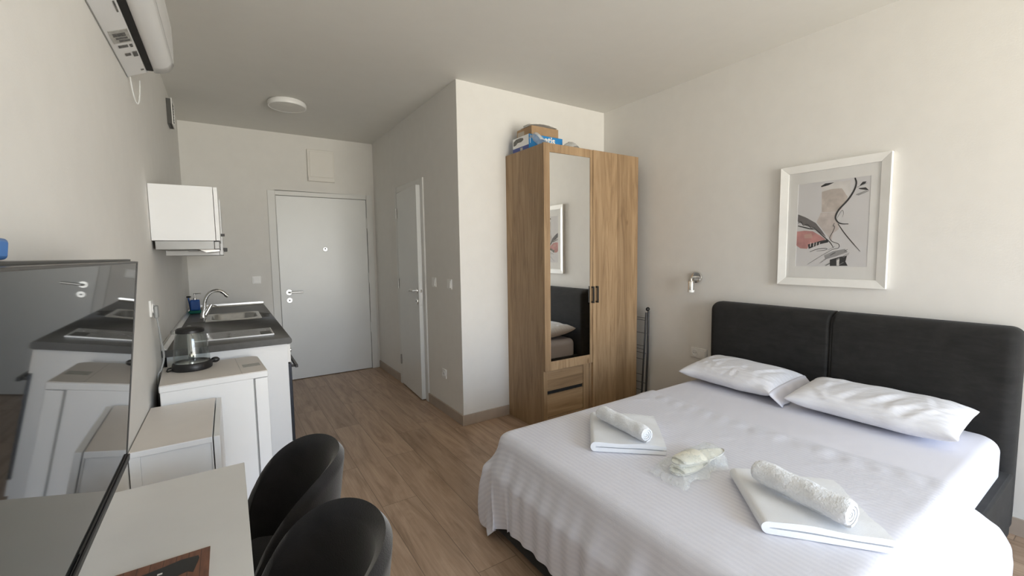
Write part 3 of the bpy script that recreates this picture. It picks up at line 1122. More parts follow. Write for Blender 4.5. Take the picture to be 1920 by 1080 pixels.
def fridge():
    t = thing('mini_fridge', 'small white fridge against the kitchen side panel with a kettle on top', 'fridge', FO)
    # local: x -0.225..0.225 (wall..front), y -0.24..0.20
    bd = MB().box(-.212, .155, -.235, .18, .03, FZ - .032).xform(fr_x)
    obj('body', bd, 'white_lam', t, bevel=.004)
    arc = [(.222 - .05 + .05 * math.cos(a), .185 - .05 + .05 * math.sin(a)) for a in np.linspace(0, math.pi / 2, 8)]
    plan = [(-.215, -.240), (.222, -.240)] + arc + [(-.215, .185)]
    tp = obj('top_plate', MB().prism(plan, 'z', FZ - .034, FZ - .003).xform(fr_x), 'white_lam', t, bevel=.005, seg=3)
    obj('top_surface', MB().prism([(x * .985, -.0275 + (y + .0275) * .985) for x, y in plan], 'z', FZ - .0029, FZ).xform(fr_x), 'shaded_top', tp, bevel=.001)  # thin layer that paints the fridge top dimmer than its sides
    obj('hinge_seam', MB().box(.108, .1095, -.234, .178, FZ + .0001, FZ + .0006).xform(fr_x), 'label_grey', tp)
    obj('sticker', MB().box(.125, .205, -.10, -.03, FZ + .0001, FZ + .0008).xform(fr_x), 'label_grey', tp)
    arc = [(.219 - .045 + .045 * math.cos(a), .182 - .045 + .045 * math.sin(a)) for a in np.linspace(0, math.pi / 2, 8)]
    obj('door', MB().prism([(.162, -.236), (.219, -.236)] + arc + [(.162, .182)], 'z', .05, FZ - .036).xform(fr_x), 'white_lam', t, bevel=.004, seg=3)
    obj('door_seal', MB().box(.1545, .1605, -.232, .18, .055, FZ - .035).xform(fr_x), 'grey_plastic', t)
    for x in (-.18, .13):
        for y in (-.2, .15):
            obj('foot', MB().cyl(fr_x(Vector((x, y, 0))), fr_x(Vector((x, y, .03))), .018, .015, 12), 'black', t)
    obj('compressor_grille', MB().box(-.2155, -.2125, -.2, .15, .05, FZ - .06).xform(fr_x), 'black', t)


fridge()


def kettle():
    cx, cy = -1.702, -.265
    z = FZ + .0008
    t = thing('kettle', 'glass electric kettle with black base on top of the small fridge', 'kettle', (cx, cy, z))
    b = obj('base', MB().lathe([(.082, 0), (.086, .004), (.088, .016), (.084, .034), (.079, .040), (.076, .038), (.074, .030), (0, .030)], (cx, cy, z), n=48), 'black', t)
    obj('heating_plate', MB().lathe([(.073, .0305), (.073, .034), (0, .0345)], (cx, cy, z), n=40), 'chrome', t)
    prof = [(.0775, .040), (.0785, .055), (.0775, .085), (.073, .13), (.066, .17), (.060, .196)]
    obj('glass_jug', MB().lathe(prof + [(r - .003, h) for r, h in prof[::-1]], (cx, cy, z), n=56, closed=True), 'glass', t)
    obj('rim_band', MB().lathe([(.0605, .192), (.0620, .194), (.0615, .204), (.056, .206), (.056, .192)], (cx, cy, z), n=48, closed=True), 'black', t)
    ld = obj('lid', MB().lathe([(.061, .204), (.062, .208), (.055, .215), (.03, .219), (0, .220)], (cx, cy, z), n=48), 'black', t)
    obj('spout', MB().prism([(-.02, .190), (.02, .190), (.013, .208), (-.013, .208)], 'x', 0, .022).xform(
        lambda p: Vector((cx - .058 - p.x * .9, cy + p.y, z + p.z))), 'glass', t)
    hx, hy = -.10, .995         # the handle points away from the viewer
    def at(d, h):
        return (cx + hx * d, cy + hy * d, z + h)
    hp = [at(.056, .200), at(.085, .204), at(.110, .19), at(.117, .15), at(.114, .10), at(.105, .06), at(.084, .035)]
    obj('handle', MB().tube(hp, [.012, .014, .014, .013, .013, .012, .012], 14), 'grey_plastic', t)
    obj('inner_strip', MB().tube([at(.0775, .05), at(.076, .09), at(.071, .14), at(.062, .185)], [.012, .012, .012, .010], 10), 'chrome', t)
    sw = obj('switch', MB().sphere((cx + .098, cy + .03, z + .027), .018, 10, sc=(1.15, .8, .85)), 'black', t)
    obj('switch_stem', MB().tube([(cx + .078, cy + .02, z + .022), (cx + .09, cy + .026, z + .026)], .010, 10), 'black', t)
    cord = [(cx - .08, cy - .01, z + .006), (cx - .092, cy - .018, z + .004), (cx - .100, cy - .030, z + .004), (cx - .105, cy - .02, z + .005),
            (cx - .104, cy + .02, z + .010), (cx - .10, cy + .045, z + .006), (cx - .06, cy + .08, z + .004)]
    obj('cord', MB().tube(cord, .0032, 8), 'black', t)


kettle()


def socket_with_plug():
    y, z = -.32, 1.135
    socket((XL, y, z), (1, 0, 0), 'white wall socket above the fridge with a grey plug in it')
    t = thing('power_cable', 'grey plug and cable hanging down the left wall behind the fridge', 'cable', (XL, y, z))
    pl = MB().box(XL + .0145, XL + .030, y - .022, y + .022, z - .050, z + .012)
    obj('plug', pl, 'grey_plastic', t, bevel=.006, seg=3)
    pts = [(XL + .022, y, z - .045), (XL + .026, y + .002, z - .09), (XL + .030, y + .015, z - .17), (XL + .034, y + .035, z - .25),
           (XL + .022, y + .02, z - .31), (XL + .006, y + .01, z - .36), (XL + .006, y, z - .6), (XL + .006, y, z - .9)]
    obj('cable', MB().tube(smooth_path(pts, 40), .0042, 10), 'grey_plastic', t)


def smooth_path(pts, n):
    P = np.array([tuple(p) for p in pts], float)
    k = len(P)
    out = []
    Q = np.vstack([2 * P[0] - P[1], P, 2 * P[-1] - P[-2]])
    for s in np.linspace(0, k - 1 - 1e-6, n):
        i = int(s)
        u = s - i
        a, b, c, d = Q[i], Q[i + 1], Q[i + 2], Q[i + 3]
        out.append(tuple(0.5 * (2 * b + (c - a) * u + (2 * a - 5 * b + 4 * c - d) * u * u + (3 * b - a - 3 * c + d) * u ** 3)))
    return out


socket_with_plug()


# ------------------------------------------------------------------ shoe cabinet, table, TV
def shoe_cabinet():
    x0, x1, y0, y1, z = XL + .004, -1.604, -1.115, -.575, .71
    t = thing('side_cabinet', 'low white cabinet between table and fridge with an inset side panel', 'cabinet', ((x0 + x1) / 2, (y0 + y1) / 2, 0))
    tp = obj('top', rbox(x0, x1, y0, y1, z - .022, z - .0012), 'white_lam', t, bevel=.0015)
    obj('top_surface', rbox(x0 + .001, x1 - .001, y0 + .001, y1 - .001, z - .0011, z), 'shaded_top', tp)  # thin layer, painted shade on the cabinet top; the lip stays white
    sd = MB().box(x0, x0 + .03, y0 + .003, y0 + .021, 0, z - .022).box(x1 - .004, x1 + .0, y0 + .003, y0 + .021, 0, z - .022)
    sd.box(x0 + .03, x1 - .004, y0 + .009, y0 + .021, .05, z - .022)
    obj('side_panel', sd, 'white_lam', t, bevel=.001)
    obj('far_panel', rbox(x0, x1, y1 - .02, y1 - .002, 0, z - .022), 'white_lam', t)
    obj('back_panel', rbox(x0, x0 + .006, y0 + .021, y1 - .02, .02, z - .022), 'white_lam', t)
    fr = obj('flap_front', rbox(x1 + .004, x1 + .024, y0 + .002, y1 - .002, .375, z - .002), 'white_lam', t, bevel=.0015)
    obj('flap_front', rbox(x1 + .004, x1 + .024, y0 + .002, y1 - .002, .03, .37), 'white_lam', t, bevel=.0015)


shoe_cabinet()
TZ = .75


def table():
    x0, x1, y0, y1 = XL + .003, -1.511, -2.96, -1.52
    t = thing('side_table', 'narrow white wall table under the television', 'table', ((x0 + x1) / 2, (y0 + y1) / 2, 0))
    obj('tabletop', rbox(x0, x1, y0, y1, TZ - .024, TZ), 'white_table', t, bevel=.0015)
    for y in (y0 + .02, y1 - .06):
        for x in (x0 + .01, x1 - .055):
            obj('leg', rbox(x, x + .04, y, y + .04, 0, TZ - .0245), 'white_table', t, bevel=.002)
    obj('apron', rbox(x0 + .011, x0 + .031, y0 + .06, y1 - .06, TZ - .09, TZ - .0245), 'white_table', t)


table()


def tv():
    # screen plane measured from its reflections: tilted 6 degrees downwards
    y0, y1 = -2.545, -1.672
    tilt = math.radians(5.98)
    ax = Vector((math.cos(tilt), 0, -math.sin(tilt)))     # screen normal
    up = Vector((math.sin(tilt), 0, math.cos(tilt)))
    o = Vector((-1.7525, 0, .893))                        # bottom edge of the glass
    HT = .480

    def loc(p):     # p=(depth along the normal, y, height along the screen)
        return Vector((o.x - .0123 * (p[1] + 1.672), p[1], o.z)) + ax * p[0] + up * p[2]
    t = thing('television', 'flat black television tilted forward on the left wall', 'television', (-1.79, (y0 + y1) / 2, 1.13))
    obj('screen', MB().box(-.004, 0, y0 + .004, y1 - .005, .012, HT - .004).xform(loc), 'screen', t, smooth=False)
    bz = MB()
    d0, d1 = -.012, .0015
    bz.box(d0, d1, y0, y1, 0, .012).box(d0, d1, y0, y1, HT - .004, HT)
    bz.box(d0, d1, y0, y0 + .004, .012, HT - .004).box(d0, d1, y1 - .005, y1, .012, HT - .004)
    obj('bezel', bz.xform(loc), 'bezel', t, bevel=.001)
    back = MB().box(-.020, -.0125, y0 + .002, y1 - .0005, .004, HT + .004)
    obj('back_cover', back.xform(loc), 'bezel', t)
    hs = MB().prism([(-.040, .05), (-.012, .01), (-.012, HT - .01), (-.028, HT - .02), (-.045, HT - .10)], 'y', y0 + .06, y1 - .05)
    hs.xform(loc)
    obj('rear_housing', hs, 'bezel', t, bevel=.004)
    lip = MB().box(.0016, .006, y0 + .0, y1 - .0, -.006, .010).xform(loc)
    obj('bottom_lip', lip, 'black', t, bevel=.002)
    mt = MB().box(XL + .001, XL + .008, -2.25, -1.97, 1.0, 1.28)
    mt.prism([(XL + .008, 1.20), (XL + .075, 1.26), (XL + .075, 1.29), (XL + .008, 1.24)], 'y', -2.2, -2.17)
    mt.prism([(XL + .008, 1.20), (XL + .075, 1.26), (XL + .075, 1.29), (XL + .008, 1.24)], 'y', -2.05, -2.02)
    obj('wall_mount', mt, 'black_metal', t)
    pts = []
    p = loc((-.018, -2.42, HT + .004))
    pk = MB()
    yb = -2.395
    pk.prism([(yb - .10, p.z + .001), (yb + .0, p.z + .001), (yb + .007, p.z + .020), (yb + .002, p.z + .023), (yb - .10, p.z + .024)], 'x', p.x - .016, p.x + .004)
    b = tag(obj('wipes_packet', pk, 'blue_bag', bevel=.004, seg=3), 'small blue packet lying on top of the television', 'packet')
    obj('packet_seal', MB().box(p.x - .008, p.x - .004, yb - .085, yb - .004, p.z + .0235, p.z + .0265), 'white_pvc', b)


tv()


def placemat():
    z = TZ + .0008
    t = thing('placemat', 'brown wood-print placemat with a black motif on the narrow table', 'placemat', (-1.665, -2.04, z))
    obj('card', rbox(-1.757, -1.586, -2.16, -1.936, z, z + .002), 'placemat', t)
    z2 = z + .0021
    blk = [(-1.606, -1.958), (-1.604, -1.968), (-1.612, -2.012), (-1.622, -2.003), (-1.640, -2.008), (-1.660, -2.030), (-1.740, -2.050), (-1.740, -1.974), (-1.660, -1.961), (-1.635, -1.955)]
    obj('black_motif', MB().prism(blk, 'z', z2, z2 + .0004), 'black', t)
    wh = [(-1.652 + .040 * math.cos(a), -2.068 + .058 * math.sin(a)) for a in np.linspace(0, 2 * math.pi, 32, endpoint=False)]
    obj('white_motif', MB().prism(wh, 'z', z2 + .0004, z2 + .0008), 'paper', t)
    for i in range(4):
        x = -1.722 + i * .017
        obj('white_mark', rbox(x, x + .008, -1.985, -1.980, z2 + .0004, z2 + .0007), 'paper', t)


placemat()


# ------------------------------------------------------------------ chairs
def make_chair(loc, label):
    t = thing('dining_chair', label, 'chair', loc, 'dark chairs at the narrow table')
    c = Vector(loc)
    nth, nt = 57, 22
    half = math.radians(118)
    outer, inner = [], []
    for i in range(nth):
        th = -half + 2 * half * i / (nth - 1)
        k = abs(th) / half
        rim = .477 + .318 * max(0.0, 1 - k ** 3.25) ** .843
        bot = .39
        col_o, col_i = [], []
        for j in range(nt):
            s = j / (nt - 1)
            z = bot + (rim - bot) * s
            f = .80 + .20 * math.sin(min(1, (z - bot) / .22) * math.pi / 2)
            h = max(0.0, (z - .45) / .38)
            edge = math.sqrt(max(0, 1 - max(0, (s - .93) / .07) ** 2))
            thick = .034
            for sg, out in ((1, col_o), (-1, col_i)):
                e = sg * thick / 2 * edge
                out.append(c + Vector(((.150 * f + .0525 * h + e) * math.cos(th), (.1995 * f + e) * math.sin(th), z)))
        outer.append(col_o)
        inner.append(col_i)
    ring = np.array([[tuple(p) for p in (o + i[::-1])] for o, i in zip(outer, inner)])
    mb = MB().grid(ring, closed_v=True)
    n = ring.shape[1]
    mb.f.append(tuple(range(n))[::-1])
    mb.f.append(tuple(range((nth - 1) * n, nth * n)))
    mb.m += [0, 0]
    sh = obj('shell', mb, 'velvet', t, angle=60)
    pip = [outer[i][-2] * .5 + inner[i][-2] * .5 + Vector((0, 0, .003)) for i in range(nth)]
    seat = MB().lathe([(0, .395), (.185, .40), (.205, .42), (.208, .455), (.195, .475), (.15, .482), (0, .484)], c, n=44)
    seat.xform(lambda p: Vector((c.x + (p.x - c.x) * .98 - .085, c.y + (p.y - c.y) * .86, p.z)))
    obj('seat', seat, 'velvet', t)
    for a in (45, 135, 225, 315):
        a = math.radians(a)
        p0 = c + Vector((.13 * math.cos(a) - .07, .13 * math.sin(a), .397))
        p1 = c + Vector((.215 * math.cos(a) - .07, .215 * math.sin(a), 0.0))
        obj('leg', MB().cyl(p0, p1, .014, .009, 14), 'black_metal', t)
    return t


ch = make_chair((-1.459, -1.641, 0), 'charcoal velvet tub chair farther along the table, nearer the fridge')
c2 = copy_tree(ch)
c2.location = (-1.459, -2.101, 0)
c2['label'] = 'charcoal velvet tub chair closest to the viewer, at the table'


# ------------------------------------------------------------------ wardrobe
def wardrobe():
    x0, x1, yf, z1 = .437, 1.456, -.51, 2.178
    yb = -.489
    t = thing('wardrobe', 'oak wardrobe with a mirrored left door and two drawers', 'wardrobe', ((x0 + x1) / 2, -.25, 0))
    obj('side_panel', rbox(x0, x0 + .018, yb, -.001, 0.0, z1 - .004), 'oak_side', t, bevel=.001)
    obj('side_panel', rbox(x1 - .018, x1, yb, -.001, 0.0, z1 - .004), 'oak_side', t, bevel=.001)
    obj('top_panel', rbox(x0 + .018, x1 - .018, yb, -.001, z1 - .03, z1 - .006), 'oak_side', t)
    obj('back_panel', rbox(x0 + .018, x1 - .018, -.008, -.001, .05, z1 - .03), 'oak_side', t)
    obj('divider', rbox(.918, .934, yb, -.009, .05, z1 - .03), 'oak_side', t)
    obj('plinth', rbox(x0 + .018, x1 - .018, yb + .004, yb + .02, 0, .07), 'oak_h', t)
    # left door with the mirror: a frame around it
    fr = MB()
    a0, a1, b0, b1 = x0 + .001, .925, .482, z1
    m0, m1, n0, n1 = .493, .897, .551, 2.116
    yd = yf
    fr.box(a0, m0, yd, yb - .001, b0, b1).box(m1, a1, yd, yb - .001, b0, b1)
    dl = obj('mirror_door', fr, 'oak_left', t, bevel=.001)
    obj('door_rail', rbox(m0, m1, yd, yb - .001, n1, b1), 'oak_left', dl)
    obj('door_rail', rbox(m0, m1, yd, yb - .001, b0, n0), 'oak_left', dl)
    ms = rbox(m0, m1, yd + .0055, yd + .0085, n0, n1).xform(lambda p: Vector((p.x, p.y - .0062 * (p.x - m0), p.z)))
    obj('mirror', ms, 'mirror', dl, smooth=False)
    dr = obj('right_door', rbox(.930, x1, yd, yb - .001, .072, z1 + .002), 'oak_right', t, bevel=.0015)
    for x, par in ((.915, dl), (.962, dr)):
        hb = MB().box(x - .006, x + .006, yd - .026, yd - .018, .972, 1.106)
        hb.box(x - .006, x + .006, yd - .019, yd - .0005, .972, .986).box(x - .006, x + .006, yd - .019, yd - .0005, 1.092, 1.106)
        obj('handle', hb, 'black_metal', par, bevel=.001)
    # drawer section, set back behind the mirror door
    yr = yf + .022
    obj('left_stile', rbox(x0 + .0005, .473, yr, yb + .03, 0, .480), 'oak_left', t, bevel=.001)
    st = MB().box(.843, .905, yr, yb + .03, 0, .480).box(.911, .927, yr, yb + .03, .0, .480).box(.905, .911, yr + .012, yb + .03, 0, .480)
    obj('right_stile', st, 'oak_left', t, bevel=.001)
    obj('bottom_rail', rbox(.473, .843, yr, yb + .03, 0.0, .108), 'oak_h', t, bevel=.001)
    obj('drawer', rbox(.475, .841, yr + .004, yb + .03, .318, .478), 'oak_h', t, bevel=.001)
    obj('drawer', rbox(.475, .841, yr + .004, yb + .03, .112, .288), 'oak_h', t, bevel=.001)
    obj('finger_gap', rbox(.4735, .8425, yr + .016, yb + .03, .289, .317), 'dark_gap', t)


wardrobe()


def text_mesh(body, size, fn, bold=0.0):
    cu = bpy.data.curves.new('lettering', 'FONT')
    cu.body = body
    cu.size = size
    cu.extrude = 0.0004
    cu.offset = bold
    o = bpy.data.objects.new('lettering', cu)
    COL.objects.link(o)
    dg = bpy.context.evaluated_depsgraph_get()
    me = bpy.data.meshes.new_from_object(o.evaluated_get(dg))
    mb = MB()
    mb.add([tuple(fn(v.co)) for v in me.vertices], [tuple(p.vertices) for p in me.polygons])
    bpy.data.objects.remove(o)
    bpy.data.curves.remove(cu)
    bpy.data.meshes.remove(me)
    return mb


def wardrobe_top():
    z = 2.175
    # blue and white box
    x0, x1, y0, y1, zt = .462, .795, -.298, -.075, 2.292
    t = thing('cardboard_box', 'blue and white printed box on top of the wardrobe', 'box', ((x0 + x1) / 2, (y0 + y1) / 2, z))
    obj('carton', rbox(x0, x1, y0, y1, z, zt), 'box_blue', t, bevel=.001)
    obj('end_print', rbox(x0 - .0008, x0 - .0001, y0 + .004, y1 - .001, z + .038, zt - .001), 'box_white', t)
    obj('end_band', rbox(x0 - .0008, x0 - .0001, y0 + .004, y1 - .001, z + .001, z + .038), 'box_navy', t)
    ph = [(y1 - .012, z + .060), (y1 - .012, z + .092), (y1 - .05, z + .108), (y1 - .11, z + .108), (y1 - .145, z + .100), (y1 - .15, z + .085),
          (y1 - .12, z + .074), (y1 - .07, z + .076), (y1 - .045, z + .062)]
    obj('dark_picture', MB().prism(ph, 'x', x0 - .0014, x0 - .0009), 'label_dark', t)
    obj('small_label', rbox(x0 - .0014, x0 - .0009, y0 + .085, y0 + .118, z + .010, z + .030), 'label_grey', t)
    obj('spine_mark', rbox(x0 + .010, x0 + .014, y0 - .0008, y0 - .0001, zt - .07, zt - .006), 'paper', t)
    mb = text_mesh('atis', .078, lambda p: Vector((x0 + .150 + p.x, y0 - .0004 - p.z, zt - .0545 + p.y)), .0022)
    obj('lettering', mb, 'paper', t, smooth=False)
    # open brown box on top of it
    bx0, bx1, by0, by1, bz0, bz1 = .497, .762, -.285, -.085, zt + .0005, 2.362
    t = thing('cardboard_box', 'plain brown cardboard box stacked on the blue box', 'box', ((bx0 + bx1) / 2, (by0 + by1) / 2, bz0))
    bb = MB().box(bx0, bx1, by0, by0 + .004, bz0, bz1).box(bx0, bx1, by1 - .004, by1, bz0, bz1 - .004)
    bb.box(bx0, bx0 + .004, by0 + .004, by1 - .004, bz0, bz1).box(bx1 - .004, bx1, by0 + .004, by1 - .004, bz0, bz1 - .012)
    bb.box(bx0, bx1, by0, by1, bz0, bz0 + .004)
    obj('carton', bb, 'cardboard', t)
    obj('end_label', rbox(bx0 - .0008, bx0 - .0001, by0 + .10, by1 - .012, bz0 + .006, bz0 + .05), 'label_beige', t)
    # papers and a plastic wrapper lying on the brown box
    rnd = np.random.RandomState(4)
    n = 18
    U, V = np.meshgrid(np.linspace(0, 1, n), np.linspace(0, 1, n), indexing='ij')
    Z = bz1 + .003 + .018 * np.sin(U * 3.0) * (1 - V * .4) + .004 * rnd.rand(n, n) - .006 * V
    P = np.stack([bx0 - .012 + .265 * U, by0 - .004 + .17 * V, Z], -1)
    tag(obj('paper_sheet', MB().grid(P), 'paper', solid=.0012), 'crumpled white paper lying on the brown box', 'paper')
    cr = [(bx0 + .0, by0 + .10, bz1 + .010), (bx0 + .004, by0 + .07, bz1 + .012), (bx0 + .010, by0 + .03, bz1 + .011)]
    tag(obj('dark_roll', MB().tube(cr, .009, 10), 'label_grey'), 'small grey rolled piece at the left rim of the brown box', 'roll')
    # crumpled film in front of the boxes
    n, m = 60, 16
    U, V = np.meshgrid(np.linspace(0, 1, n), np.linspace(0, 1, m), indexing='ij')
    X = .452 + .42 * U
    h = .018 + .042 * np.exp(-((U - .09) / .08) ** 2) + .034 * np.exp(-((U - .84) / .12) ** 2) + .034 * np.exp(-((U + .02) / .12) ** 2)
    Y = -.455 + .150 * V + .012 * np.sin(U * 21)
    Zz = z + .004 + h * np.sin(np.pi * np.clip(.12 + V * .62, 0, 1)) * 1.35 + .010 * rnd.rand(n, m) * np.sin(np.pi * V * .5)
    P = np.stack([X, Y, Zz], -1)
    tag(obj('plastic_wrapping', MB().grid(P), 'film', solid=.0008), 'crumpled clear plastic wrapping lying in front of the blue box', 'plastic wrapping')
    n, m = 16, 10
    U, V = np.meshgrid(np.linspace(0, 1, n), np.linspace(0, 1, m), indexing='ij')
    P = np.stack([.885 + .10 * U, -.42 + .2 * V, z + .003 + .045 * np.exp(-((U - .25) / .3) ** 2) * np.sin(np.pi * (V * .7 + .15)) + .008 * rnd.rand(n, m)], -1)
    tag(obj('paper_sheet', MB().grid(P), 'paper', solid=.001), 'creased white paper lying right of the blue box', 'paper')


wardrobe_top()


def drying_rack():
    x = 1.512
    t = thing('drying_rack', 'folded dark grey drying rack standing between wardrobe and headboard wall', 'drying rack', (x, -.4, 0))
    yn = -.575
    # outer leg frame and inner wing frame, folded flat together
    fo = [(x + .012, yn + .02, .01), (x + .012, yn, .50), (x + .012, yn - .004, .86)]
    obj('leg_frame', MB().tube(fo, .0095, 12), 'dark_grey_metal', t)
    obj('leg_frame', MB().tube([(x + .012, -.03, .01), (x + .012, -.03, .86)], .0095, 12), 'dark_grey_metal', t)
    wi = [(x - .014, yn + .045, .045), (x - .014, yn + .018, .5), (x - .012, yn + .002, .85)]
    obj('wing_frame', MB().tube(wi, .008, 12), 'dark_grey_metal', t)
    obj('wing_frame', MB().tube([(x - .014, -.05, .045), (x - .012, -.05, .85)], .008, 12), 'dark_grey_metal', t)
    obj('hinge_cap', MB().sphere((x + .002, yn - .004, .878), .021, 10, sc=(1.0, .75, .85)), 'black', t)
    obj('hinge_cap', MB().sphere((x + .002, -.04, .878), .021, 10, sc=(1.0, .75, .85)), 'black', t)
    for z in (.15, .21, .29, .43, .48, .52, .55, .66, .78, .80):
        xx = x - .014 if z not in (.21, .48, .66) else x + .012
        obj('wire', MB().cyl((xx, yn + .03 - .02 * (z / .9), z), (xx, -.05, z), .0022, .0022, 6), 'dark_grey_metal', t)
    obj('foot', MB().cyl((x + .012, yn + .02, 0), (x + .012, yn + .02, .03), .013, .012, 12), 'black', t)
    obj('foot', MB().cyl((x + .012, -.03, 0), (x + .012, -.03, .03), .013, .012, 12), 'black', t)


drying_rack()


# ------------------------------------------------------------------ picture and reading lamp
ART = {
    'cream': [(0.325, 0.031), (0.543, 0.018), (0.741, 0.022), (0.748, 0.154), (0.703, 0.217), (0.627, 0.102), (0.486, 0.106), (0.351, 0.123)],
    'beige': [(0.351, 0.12), (0.485, 0.098), (0.627, 0.102), (0.712, 0.209), (0.639, 0.329), (0.591, 0.369), (0.362, 0.358)],
    'torso': [(0.352, 0.362), (0.571, 0.371), (0.564, 0.426), (0.598, 0.496), (0.611, 0.565), (0.532, 0.613), (0.516, 0.699), (0.428, 0.609), (0.293, 0.473)],
    'pink': [(0.004, 0.573), (0.121, 0.566), (0.244, 0.578), (0.355, 0.633), (0.431, 0.679), (0.327, 0.732), (0.196, 0.735), (0.172, 0.788), (0.064, 0.781), (0.002, 0.744)],
    'pink2': [(0.113, 0.616), (0.223, 0.602), (0.248, 0.66), (0.126, 0.662)],
    'gray': [(0.012, 0.363), (0.136, 0.408), (0.283, 0.481), (0.373, 0.573), (0.441, 0.653), (0.364, 0.607), (0.253, 0.541), (0.141, 0.51), (0.009, 0.45)],
}
INK = [[(0.179, 0.735), (0.368, 0.695), (0.463, 0.68), (0.475, 0.715), (0.37, 0.733), (0.194, 0.789)],
       [(0.506, 0.92), (0.628, 0.889), (0.737, 0.87), (0.721, 0.941), (0.753, 0.988), (0.51, 0.993)],
       [(0.337, 0.05), (0.399, 0.025), (0.519, 0.026), (0.442, 0.051), (0.342, 0.064)],
       [(0.869, 0.083), (0.896, 0.057), (0.942, 0.058), (0.925, 0.086), (0.851, 0.106)],
       [(0.843, 0.122), (0.937, 0.122), (0.979, 0.158), (0.862, 0.135)]]
LINES = [([(0.794, 0.003), (0.815, 0.062), (0.79, 0.142), (0.714, 0.243), (0.6, 0.344), (0.559, 0.426), (0.591, 0.482), (0.648, 0.507), (0.738, 0.513)], .0042),
         ([(0.598, 0.505), (0.694, 0.619), (0.798, 0.723), (0.904, 0.824)], .0022),
         ([(0.547, 0.494), (0.534, 0.527), (0.553, 0.532), (0.541, 0.579), (0.493, 0.663), (0.533, 0.708), (0.62, 0.739), (0.619, 0.783), (0.542, 0.799), (0.46, 0.836), (0.335, 0.897), (0.186, 0.977)], .0014),
         ([(0.275, 0.551), (0.365, 0.616), (0.452, 0.68), (0.507, 0.724), (0.551, 0.782)], .0025),
         ([(0.212, 0.825), (0.33, 0.791), (0.452, 0.787), (0.438, 0.805), (0.31, 0.817)], .0013),
         ([(0.584, 0.436), (0.641, 0.355), (0.666, 0.382), (0.655, 0.431)], .0008),
         ([(0.016, 0.504), (0.12, 0.527), (0.21, 0.548), (0.286, 0.555)], .0030),
         ([(0.02, 0.47), (0.06, 0.455), (0.10, 0.50), (0.16, 0.49), (0.22, 0.54), (0.28, 0.53)], .0018)]


